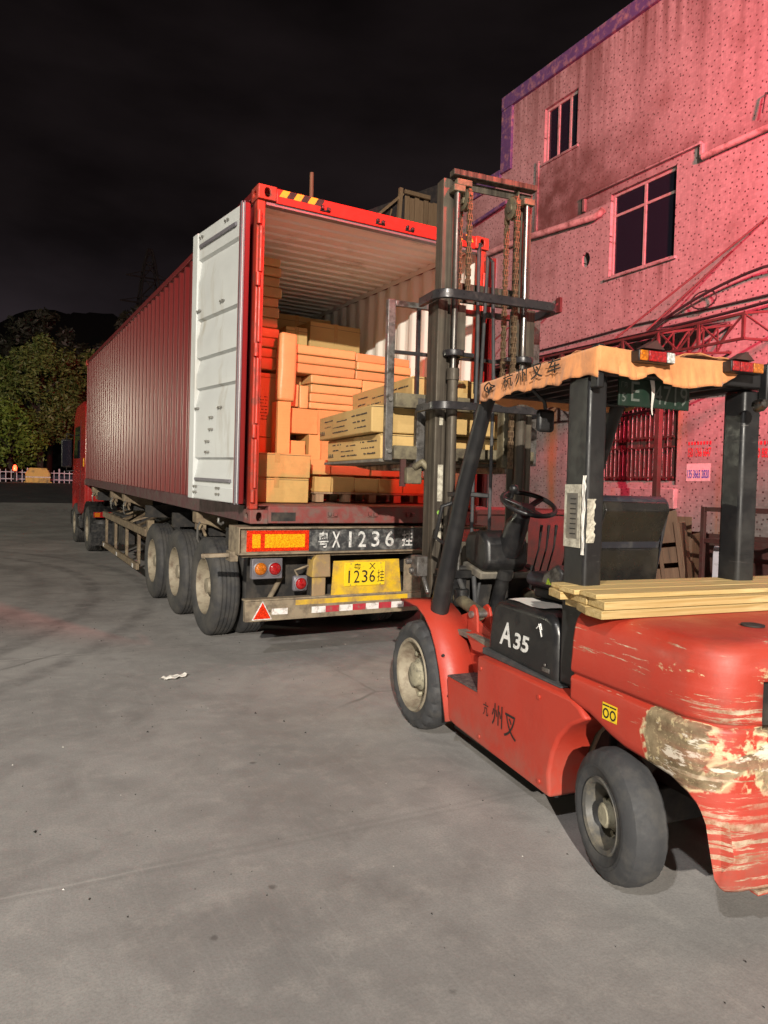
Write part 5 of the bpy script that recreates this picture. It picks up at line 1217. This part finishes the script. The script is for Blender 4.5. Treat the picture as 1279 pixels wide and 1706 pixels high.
# orange canopy cloth with sagging skirt
rt_ = random.Random(21)
def cloth():
    b = MB()
    def wob(u, a): return .012*sin(u*23+a)+.008*sin(u*51+2*a)+.005*sin(u*97)
    b.grid(26, 26, lambda u, v: (-.515+(1.03-.19*v)*u, -.575-1.055*v, 2.195+.035*(v)+.018*sin(u*6.2)*sin(v*5.1)-.02*sin(u*pi)*sin(v*pi)+wob(u+v, 1)*.5))
    def skirt(p0, p1, ztop, zbot, nrm, n=44, a=0):
        def f(u, v):
            p = Vector(p0).lerp(Vector(p1), u); zt = ztop(u); zb = zbot(u); out = (.004+.020*v*sin(u*34+a)+.012*v*sin(u*71+2*a))*min(1, 8*min(u, 1-u))
            return (p.x+nrm[0]*(abs(out)+.006*v*min(1, 8*min(u, 1-u))), p.y+nrm[1]*(abs(out)+.006*v*min(1, 8*min(u, 1-u))), zt+(zb-zt)*v)
        b.grid(n, 8, f)
    skirt((-.515, -.575, 0), (-.515, -1.63, 0), lambda u: 2.195+.035*u, lambda u: 2.088+.014*u+.011*sin(u*19+.6)*sin(u*5.3)+.006*sin(u*47+1), (-1, 0), a=.4)
    skirt((-.515, -1.63, 0), (.325, -1.63, 0), lambda u: 2.232-.012*sin(u*pi*1.0)+.02*(u > .93)*(u-.93)*8, lambda u: 2.105+.02*sin(u*9+2)-.045*math.exp(-((u-.60)/.16)**2)+.10*max(0, u-.82)/.18+.045*math.exp(-((u-.34)/.07)**2), (0, -1), 56, 1.7)
    skirt((.325, -1.63, 0), (.515, -.575, 0), lambda u: 2.23-.035*u, lambda u: 2.175-.07*u+.008*sin(u*31), (1, 0), a=2)
    skirt((.515, -.575, 0), (-.515, -.575, 0), lambda u: 2.195, lambda u: 2.09+.012*sin(u*29), (0, 1), a=3)
    return b
cl = fp('canopy_cloth', cloth(), m_tarp, smooth=70, solid=.003)
for ch, y, w_ in (('杭', -.93, .10), ('州', -1.06, .105), ('叉', -1.20, .105), ('车', -1.345, .105)):
    text('canopy_lettering', ch, m_ink, cl, (-.548, y, 2.158+.033*(-y-.58)), (0, -1, .030), (0, 0, 1), .075, w_, .0, .012)
fp('canopy_emblem', MB().tube([(-.550, -.745+.045*cos(a)+.012*cos(3*a), 2.155+.022*sin(a)+.008*sin(2*a)) for a in [2*pi*i/28 for i in range(28)]], .0040, 5, closed=True).tube([(-.550, -.765+.05*t, 2.14+.02*sin(t*9)) for t in [i/8 for i in range(9)]], .004, 5), m_ink, cl)
# rear lamps on the guard
def rlamp(s, x0, x1):
    l = fp('rear_lamp', MB().box(x0, x1, -1.69, -1.635, 2.170, 2.222), m_blk, bevel=.004)
    w = (x1-x0); xs3 = [x0, x0+w*.24, x0+w*.76, x1] if s < 0 else [x0, x0+w*.24, x0+w*.66, x1]
    ms = (m_amb, m_red, m_clr) if s < 0 else (m_clr if 0 else m_red, m_red, m_amb)
    for k in range(3): fp('lens', MB().box(xs3[k]+.002, xs3[k+1]-.002, -1.699, -1.691, 2.173, 2.219), ms[k], l, bevel=.004)
    fp('lamp_hood', MB().prism([(x0+.02, 2.229), (x1-.06, 2.229), (x0+w*.45, 2.268)], 'y', -1.695, -1.64), m_redsteel, l)
rlamp(-1, -.345, -.145); rlamp(1, .20, .40)
fp('beacon', MB().lathe([(.0, 0), (.03, 0), (.032, .03), (.02, .055), (0, .06)], (.40, -1.66, 2.02), (0, -1, .2), 16), m_chrome, smooth=50)
# number plate under the canopy
m_gplate = mat('plate_green', (.007, .022, .013), .45, 0, .15, 9, (.02, .025, .02), .25, 14); m_gink = NT('plate_green_ink').out((.10, .115, .10), .6, 0)  # ink darkened: the canopy's shade is put into its colour
gp = fp('number_plate', MB().box(-.300, .128, -1.512, -1.500, 1.995, 2.135), m_gplate, bevel=.004)
text('plate_character', 'E', m_gink, gp, (-.205, -1.5125, 2.066), (1, 0, 0), (0, 0, 1), .092, .05, .0012); text('plate_character', '4719', m_gink, gp, (.01, -1.5125, 2.060), (1, 0, 0), (0, 0, 1), .092, .205, .0012)
text('plate_character', '5', m_gink, gp, (-.272, -1.5125, 2.035), (1, 0, 0), (0, 0, 1), .04, .022, .0012); text('plate_character', '厂内', m_gink, gp, (-.272, -1.5125, 2.095), (1, 0, 0), (0, 0, 1), .028, .036, .0012)
fp('cloth_strip', MB().grid(3, 10, lambda u, v: (-.125+.028*(u-.5)*(1-v*.8)+.02*v*v, -1.530-.01*sin(v*5), 2.13-.17*v)), m_wax, gp)
mr_ = fp('mirror', MB().box(-.405, -.30, -1.02, -.98, 1.90, 2.02), m_plast, bevel=.02, seg=3)
fp('mirror_arm', MB().tube([(-.44, -1.0, 2.12), (-.36, -1.0, 2.06), (-.35, -1.0, 2.0)], .010, 6), m_guard, mr_, smooth=50)
# --- driver's place
seat = fp('seat', MB().box(-.235, .235, -1.16, -.66, 1.035, 1.120), m_seat, bevel=.04, seg=4)
fp('seat_base', MB().box(-.20, .20, -1.10, -.72, .976, 1.034), m_dark, seat, bevel=.01)
fp('seat_back', MB().prism([(-1.13, 1.06), (-1.22, 1.08), (-1.315, 1.52), (-1.285, 1.575), (-1.22, 1.57), (-1.19, 1.50)], 'x', -.235, .235), m_seat, seat, bevel=.03, seg=4)
fp('back_shell', MB().prism([(-1.225, 1.085), (-1.262, 1.10), (-1.278, 1.30), (-1.262, 1.305), (-1.345, 1.50), (-1.322, 1.545), (-1.300, 1.54)], 'x', -.215, .195), m_hood, seat, bevel=.012, seg=3)
fp('armrest', MB().prism([(-.92, 1.08), (-1.10, 1.07), (-1.12, 1.16), (-1.06, 1.20), (-.95, 1.14)], 'x', -.30, -.245), m_steel, seat, bevel=.015)
fp('armrest_label', MB().prism([(-.98, 1.085), (-1.03, 1.085), (-1.0, 1.12)], 'x', -.3035, -.301), lens('lime_sticker', (.55, .75, .05)), seat)
fp('seat_belt_stalk', MB().cyl((-.10, -.80, 1.12), (-.105, -.80, .98), .008, n=6).cyl((-.15, -.86, 1.12), (-.155, -.86, .98), .008, n=6), m_steel, seat)
# dash and steering column
dash = fp('dash_pod', MB().prism([(.16, 1.10), (-.10, 1.04), (-.16, 1.10), (-.14, 1.26), (-.05, 1.32), (.12, 1.30), (.17, 1.24)], 'x', -.19, .13), m_plast, bevel=.03, seg=3)
fp('column', MB().cyl((-.03, .02, .70), (-.02, -.10, 1.06), .045, n=14).cyl((-.02, -.08, 1.00), (-.018, -.10, 1.06), .058, n=14), m_plast, dash, smooth=40)
fp('column_cover', MB().tube([(-.0, -.10, 1.18), (.0, -.20, 1.36), (.0, -.27, 1.44)], [.085, .075, .05], 12), m_plast, dash, smooth=50)
fp('dash_tray', MB().prism([(.18, 1.03), (-.08, .99), (-.10, 1.04), (.16, 1.09)], 'x', -.20, .20), m_floorp, dash, bevel=.01)
fp('cowl', MB().box(-.36, .36, .10, .20, .70, 1.06), m_dark, dash, bevel=.02)
sw = MB(); cen = Vector((0, -.33, 1.505)); ax = Vector((0, -.42, .91)).normalized(); e1 = Vector((1, 0, 0)); e2 = ax.cross(e1)
sw.tube([tuple(cen+(e1*cos(a)+e2*sin(a))*.172) for a in [2*pi*i/40 for i in range(40)]], .0155, 10, closed=True)
whl = fp('steering_wheel', sw, m_plast, smooth=60)
for a in (.5, 2.6, 4.7): fp('spoke', MB().bar(tuple(cen-ax*.03), tuple(cen+(e1*cos(a)+e2*sin(a))*.165), .04, .014, tuple(ax)), m_plast, whl, bevel=.004)
fp('wheel_hub', MB().cyl(tuple(cen-ax*.05), tuple(cen-ax*.015), .055, .045, 18), m_plast, whl, smooth=40)
kb = cen+(e1*cos(2.3)+e2*sin(2.3))*.12
fp('knob', MB().lathe([(0, 0), (.014, .0), (.012, .03), (.026, .045), (.030, .065), (.022, .085), (0, .092)], tuple(kb), tuple(ax), 14), m_plast, whl, smooth=60)
for k in range(3):
    x = .22+k*.06; fp('lever', MB().tube([(x, -.06, 1.02), (x+.01, -.12, 1.20), (x+.012, -.14, 1.36)], [.006, .006, .011], 8), m_blk, smooth=50)
fp('parking_lever', MB().tube([(-.27, .10, .98), (-.275, .08, 1.14), (-.28, .075, 1.18)], .010, 8).cyl((-.28, .075, 1.16), (-.285, .065, 1.30), .019, .017, 12), m_steel, smooth=50)
fp('wiring', MB().tube([(-.20, .0, 1.0), (-.22, -.06, .88), (-.18, .0, .74)], .016, 8).tube([(-.12, .05, 1.0), (-.16, .02, .85), (-.10, .10, .72)], .012, 8).tube([(-.28, .06, .98), (-.24, -.02, .82), (-.27, -.1, .72)], .02, 8), m_rub, smooth=50)
pd = fp('pedal', MB().prism([(-.12, .77), (-.24, .73), (-.235, .715), (-.115, .755)], 'x', -.20, -.06), m_steel, bevel=.003)
for k in range(6): fp('pedal_rib', MB().bar((-.195, -.135-k*.018, .769-k*.006), (-.065, -.135-k*.018, .769-k*.006), .005, .006), m_blk, pd)
fp('pedal', MB().prism([(-.08, .79), (-.18, .75), (-.175, .735), (-.075, .775)], 'x', .02, .14), m_steel, bevel=.003)
fp('brake_valve', MB().box(-.34, -.22, .06, .15, .72, .98).cyl((-.28, .02, .80), (-.28, .02, .92), .05, n=12).box(-.40, -.16, .03, .20, .985, 1.04), m_plast, bevel=.008)
fp('hydraulic_valve', MB().box(-.52, -.44, .22, .34, .98, 1.12).cyl((-.53, .26, 1.02), (-.56, .26, 1.02), .022, n=10).cyl((-.53, .30, 1.08), (-.57, .30, 1.08), .022, n=10).cyl((-.48, .2, .98), (-.48, .12, .88), .016, n=8), m_steel, bevel=.006)
# --- mast
MX = .045
def rails(s):
    x0 = MX+s*.40
    fp('outer_rail', MB().prism([(x0, .34), (x0-s*.075, .34), (x0-s*.075, .365), (x0-s*.028, .365), (x0-s*.028, .485), (x0-s*.075, .485), (x0-s*.075, .51), (x0, .51)], 'z', .10, 2.93), m_mast, bevel=.005)
    fp('inner_rail', MB().prism([(x0-s*.034, .375), (x0-s*.125, .375), (x0-s*.125, .395), (x0-s*.058, .395), (x0-s*.058, .465), (x0-s*.125, .465), (x0-s*.125, .482), (x0-s*.034, .482)], 'z', .98, 3.785), m_mast, bevel=.004)
    xc = MX+s*.285
    cyl_ = fp('lift_cylinder', MB().cyl((xc, .315, .15), (xc, .315, 2.42), .038, n=18).cyl((xc, .315, 2.36), (xc, .315, 2.44), .046, n=18), m_mast, smooth=40)
    fp('piston_rod', MB().cyl((xc, .315, 2.44), (xc, .315, 3.67), .0225, n=18), m_chrome, cyl_, smooth=40)
    fp('rod_head', MB().box(xc-.045, xc+.045, .28, .36, 3.67, 3.715).box(xc-.02, xc+.10*(-s)+0, .285, .33, 3.716, 3.76) if s < 0 else MB().box(xc-.045, xc+.045, .28, .36, 3.67, 3.715), m_mastg, cyl_, bevel=.005)
    xp = MX+s*.195
    fp('chain_pulley', MB().lathe([(.0, -.030), (.03, -.030), (.032, -.022), (.075, -.022), (.080, -.018), (.070, -.012), (.070, .012), (.080, .018), (.075, .022), (.03, .022), (.03, .03), (0, .03)], (xp, .37, 3.655), (1, 0, 0), 28), m_mastg, smooth=40)
    # leaf chain as plates: front and back strand over the pulley
    lk = MB(); p = .038
    def plate(c, d, w):
        d = Vector(d); lk.bar(Vector(c)-d*p*.62, Vector(c)+d*p*.62, .010, .030, (1, 0, 0) if w else (0, 1, 0))
    strands = MB()
    def strand(yy, z0, z1):
        k = 0; z = z0
        while z < z1:
            for dx in ((-.014, .0, .014) if k % 2 == 0 else (-.007, .007)):
                strands.add(*(lambda c: ([(c[0]-.003, c[1]-.013, z), (c[0]+.003, c[1]-.013, z), (c[0]+.003, c[1]+.013, z), (c[0]-.003, c[1]+.013, z), (c[0]-.003, c[1]-.013, z+p*1.25), (c[0]+.003, c[1]-.013, z+p*1.25), (c[0]+.003, c[1]+.013, z+p*1.25), (c[0]-.003, c[1]+.013, z+p*1.25)], [(0,3,2,1),(4,5,6,7),(0,1,5,4),(1,2,6,5),(2,3,7,6),(3,0,4,7)]))((xp+dx, yy, 0)))
            strands.cyl((xp-.020, yy, z+p*.1), (xp+.020, yy, z+p*.1), .008, n=6)
            z += p; k += 1
    strand(.37-.072, 1.75 if s > 0 else 2.95, 3.655); strand(.37+.072, 2.35, 3.655)
    for i in range(10):
        a = pi*i/9; a2 = pi*(i+1)/9
        strands.bar((xp, .37-.072*cos(a), 3.655+.072*sin(a)), (xp, .37-.072*cos(a2), 3.655+.072*sin(a2)), .038, .022, (1, 0, 0))
    ch_ = fp('lift_chain', strands, m_chain); ch_['kind'] = 'stuff'
    fp('pulley_bracket', MB().box(xp-.005+s*.032, xp+.005+s*.032, .34, .40, 3.62, 3.80), m_mastg)
mirror2(rails)
fp('top_cross_beam', MB().bar((MX-.325, .335, 3.808), (MX+.36, .335, 3.808), .075, .042), m_mast, bevel=.006)
fp('top_cross_plate', MB().box(MX-.30, MX+.345, .378, .39, 3.73, 3.784), m_mast)
fp('inner_cross_member', MB().box(MX-.25, MX+.275, .47, .50, 2.96, 3.10), m_mast, bevel=.005)
fp('inner_cross_member', MB().box(MX-.25, MX+.275, .47, .50, 1.02, 1.20), m_mast, bevel=.005)
def hoop(z, w, back, t=.028, h=.055, x0=-.455, x1=.50):
    """flat bar bent round the back of the mast, tying both outer rails"""
    pts = []; r = .10; yb = .30-back; yf = .50
    pts += [(MX+x0, yf), (MX+x0, yb+r)]
    pts += [(MX+x0+r-r*cos(a), yb+r-r*sin(a)) for a in [pi/2*i/6 for i in range(1, 7)]]
    pts += [(MX+x1-r+r*sin(a), yb+r-r*cos(a)) for a in [pi/2*i/6 for i in range(0, 7)]]
    pts += [(MX+x1, yf-.05), (MX+x1-.02, yf-.01), (MX+x1-.06, yf+.005), (MX+x1-.12, yf+.005)]
    b = MB(); n = len(pts)
    for k, (x, y) in enumerate(pts):
        q0, q1 = pts[max(0, k-1)], pts[min(n-1, k+1)]; d = Vector((q1[0]-q0[0], q1[1]-q0[1])).normalized(); nn = Vector((-d.y, d.x))
        for o, zz_ in ((-1, -1), (1, -1), (1, 1), (-1, 1)): b.v.append((x+nn.x*o*t/2, y+nn.y*o*t/2, z+zz_*h/2))
    for k in range(n-1):
        for e in range(4): b.f.append([4*k+e, 4*k+(e+1) % 4, 4*k+4+(e+1) % 4, 4*k+4+e])
    b.f += [[0, 1, 2, 3], [4*n-4, 4*n-3, 4*n-2, 4*n-1]]; b.mi = [0]*len(b.f)
    return fp('mast_tie_hoop', b, m_hoop, bevel=.004)
hoop(2.925, 0, .12, .034, .062, -.465, .500); hoop(2.165, 0, .12, .030, .055, -.465, .465)
for s in (-1, 1):
    xh = MX+s*.285
    fp('cylinder_clamp', MB().lathe([(.052, -.022), (.075, -.022), (.078, 0), (.075, .022), (.052, .022)], (xh, .315, 2.545), (0, 0, 1), 20).box(min(xh, xh-s*.16)+.02, max(xh, xh-s*.16), .30, .345, 2.53, 2.56).box(xh-.10, xh+.10, .36, .39, 2.53, 2.56), m_hoop, bevel=.004)
    fp('hose_reel_plate', MB().box(min(xh-s*.03, xh-s*.10), max(xh-s*.03, xh-s*.10), .33, .345, 2.58, 2.90), m_mast, bevel=.003)
fp('outer_cross_member', MB().box(MX-.37, MX+.37, .488, .52, .30, .55), m_mast, bevel=.006)
fp('hydraulic_hose', MB().tube([(MX-.09, .33, .6), (MX-.09, .33, 2.0), (MX-.085, .33, 2.6), (MX-.08, .36, 3.3), (MX-.05, .40, 3.38), (MX-.03, .44, 3.2), (MX-.03, .45, 2.3)], .013, 8).tube([(MX+.06, .34, .6), (MX+.06, .34, 2.4), (MX+.05, .38, 3.25), (MX+.03, .42, 3.3), (MX+.02, .46, 2.3)], .013, 8), m_rub, smooth=50)
wp = fp('mast_label', MB().box(MX-.372, MX-.332, .334, .339, 1.50, 1.76), m_paper); fp('mast_label', MB().box(MX-.372, MX-.336, .334, .339, 1.22, 1.34), m_paper)
fp('mast_label', MB().box(MX-.370, MX-.342, .334, .339, 2.04, 2.10), m_paper)
fp('round_mark', MB().lathe([(.016, 0), (.016, -.003), (0, -.004)], (MX-.354, .339, 1.42), (0, 1, 0), 14), lens('green_mark', (.30, .55, .10)))
# carriage and load backrest
cg_ = fp('carriage', MB().box(MX-.60, MX+.60, .60, .645, 2.18, 2.285).box(MX-.60, MX+.60, .60, .645, 1.80, 1.90).box(MX-.335, MX-.255, .50, .599, 1.76, 2.34).box(MX+.255, MX+.335, .50, .599, 1.76, 2.34), m_mastg, bevel=.006)
fp('carriage_roller', MB().cyl((MX-.37, .43, 2.25), (MX-.26, .43, 2.25), .05, n=16).cyl((MX-.37, .43, 1.88), (MX-.26, .43, 1.88), .05, n=16), m_mast, cg_, smooth=40)
bk = fp('load_backrest', MB().box(MX-.655, MX-.595, .648, .70, 1.79, 2.97).box(MX+.595, MX+.655, .648, .70, 1.79, 2.97).box(MX-.594, MX+.594, .655, .695, 2.925, 2.968), m_steel, bevel=.005)
for x in (-.40, -.13, .13, .40): fp('backrest_bar', MB().box(MX+x-.012, MX+x+.012, .66, .69, 2.29, 2.924), m_hoop, bk)
fp('backrest_rail', MB().box(MX-.594, MX+.594, .662, .688, 2.58, 2.605), m_hoop, bk)
for z in (1.86, 2.24): fp('bolt', MB().cyl((MX-.625, .646, z), (MX-.625, .630, z), .018, n=8), m_bolt, bk)
for z in (1.84, 2.22): fp('side_bracket', MB().box(MX-.594, MX-.50, .646, .675, z-.04, z+.04), m_mastg, bk, bevel=.004)
fp('hose_bracket', MB().box(MX-.52, MX-.40, .54, .60, 1.62, 1.74).tube([(MX-.46, .55, 1.74), (MX-.42, .50, 1.78), (MX-.36, .48, 1.72)], .03, 8), m_mastg, cg_, bevel=.008)
fp('hanging_strap', MB().box(MX-.545, MX-.505, .60, .625, 1.60, 1.80), m_redsteel, cg_)
for x in (-.36, .40):
    fp('fork', MB().prism([(.60, 1.72), (.60, 2.26), (.648, 2.26), (.652, 1.778), (1.90, 1.776), (1.90, 1.768), (1.50, 1.735), (.68, 1.718)], 'x', MX+x-.065, MX+x+.065), m_steel, bevel=.005)
# --- raised load on the forks: board and three cartons
def loadbox(x0, x1, y0, y1, z0, z1, label, rz=0, m=None, pr=None): return carton(x0, x1, y0, y1, z0, z1, label, m or m_card, .010, rz, 'carton', 'box', 'cartons on the forks', pr, base=MF)
lbd = obj('carrier_board', MB().box(-.67, .60, -.60, .60, 0, .022), m_floorp, bevel=.003); lbd.matrix_world = MF @ Matrix.Translation((0, 1.32, 1.780)) @ Matrix.Rotation(.05, 4, 'Z')
tag(lbd, 'thin grey board on the forks under the raised cartons', 'board')
PR = ('x', [(.06, .70, .28), (.10, .45, .22), (.42, .62, .20), (.46, .40, .24), (.70, .72, .18), (.74, .48, .14), (.40, .20, .30), (.08, .22, .20)])
loadbox(-.640, .58, .76, 1.93, 1.804, 1.995, 'printed carton on the raised forks, bottom of the two lower ones', .045, m_card2, PR)
loadbox(-.700, .56, .75, 2.02, 2.000, 2.205, 'printed carton on the raised forks, lying on the bottom one', .020, m_card2, PR)
loadbox(-.360, .58, .80, 2.10, 2.208, 2.45, 'long printed carton on top of the raised load', .03, m_card2, PR)
# ------------------------------------------------------------------ planks on the counterweight
rp = random.Random(9); kk = 0
names = {0: ('bottom', ('nearest', 'second', 'third', 'farthest')), 1: ('middle', ('nearest', 'second', 'farthest')), 2: ('top', ('nearest', 'middle', 'farthest'))}
for layer, (z0, th, rows) in enumerate(((1.064, .036, ((-1.86, .12), (-1.735, .12), (-1.61, .12), (-1.485, .10))), (1.101, .036, ((-1.855, .14), (-1.71, .14), (-1.565, .14))), (1.138, .022, ((-1.80, .13), (-1.665, .13), (-1.53, .12))))):
    for j, (y0, w) in enumerate(rows):
        xs0 = -.665+.05*layer*(.6 if layer < 2 else .2)+rp.uniform(-.03, .03)+.04*j*(layer == 0)
        ln = 2.1+rp.uniform(-.1, .1); xs0 += .03
        b = MB().box(0, ln, 0, w-.004, 0, th-.001)
        b.v = [(x, y, z) for x, y, z in b.v]
        sk = rp.uniform(.0, .05)
        b.v = [(x+(sk*(y/w) if x < .1 else 0), y, z) for x, y, z in b.v]
        p = obj('plank', b, m_pine, bevel=.0025); p.matrix_world = MF @ Matrix.Translation((xs0, y0, z0)) @ Matrix.Rotation(rp.uniform(-.004, .004), 4, 'Z')
        tag(p, 'fresh pine plank across the counterweight, %s layer, %s from the camera' % (names[layer][0], names[layer][1][j]), 'plank', 'pine planks on the forklift')
# ------------------------------------------------------------------ litter on the yard
rs = random.Random(31)
def scrap(x, y, sx, sy, label, seed):
    r_ = random.Random(seed); n = 9
    b = MB(); b.grid(n, n, lambda u, v: (sx*(u-.5)*(1-.55*abs(v-.5))*(1+.12*sin(v*11+seed))+.03*(v-.5), sy*(v-.5)*(1-.6*abs(u-.5))*(1+.15*sin(u*13+seed)), .004+.016*abs(sin(u*9+seed)*cos(v*8))+r_.uniform(0, .009)))
    o = obj('paper_scrap', b, m_wax, smooth=20); o.location = (x, y, 0); o.rotation_euler = (0, 0, r_.uniform(0, 6)); tag(o, label, 'scrap', None); return o
scrap(-.66, -.148, .24, .13, 'crumpled white paper scrap on the concrete, left of the trailer bumper', 2)
lit = MB()
for k in range(30):
    while True:
        x, y = rs.uniform(-3.2, 1.6), rs.uniform(-4.3, 3.0)
        if not (x > .3 and y < -1.5): break
    s = rs.uniform(.003, .008); a = rs.uniform(0, 6)
    lit.add([(x+s*cos(a+q*2.1), y+s*1.4*sin(a+q*2.1), .0015) for q in range(3)]+[(x, y, s*.7+.001)], [(0, 1, 3), (1, 2, 3), (2, 0, 3), (2, 1, 0)])
grit = MB()
for k in range(420):
    while True:
        x, y = rs.uniform(-3.4, 1.8), rs.uniform(-4.8, 4.0)
        if not (x > .3 and y < -1.5): break
    s = rs.uniform(.002, .006)*(2.2 if k % 23 == 0 else 1); a = rs.uniform(0, 6)
    grit.add([(x+s*cos(a+q*2.1)*rs.uniform(.6, 1.2), y+s*1.3*sin(a+q*2.1), .0012) for q in range(3)]+[(x, y, s*.9+.001)], [(0, 1, 3), (1, 2, 3), (2, 0, 3), (2, 1, 0)])
tag(obj('grit', grit, m_dark), 'tiny dark grains of grit strewn over the concrete yard', 'grit', None, 'stuff')
tag(obj('litter', lit, m_wax), 'tiny pale crumbs scattered over the concrete yard', 'litter', None, 'stuff')
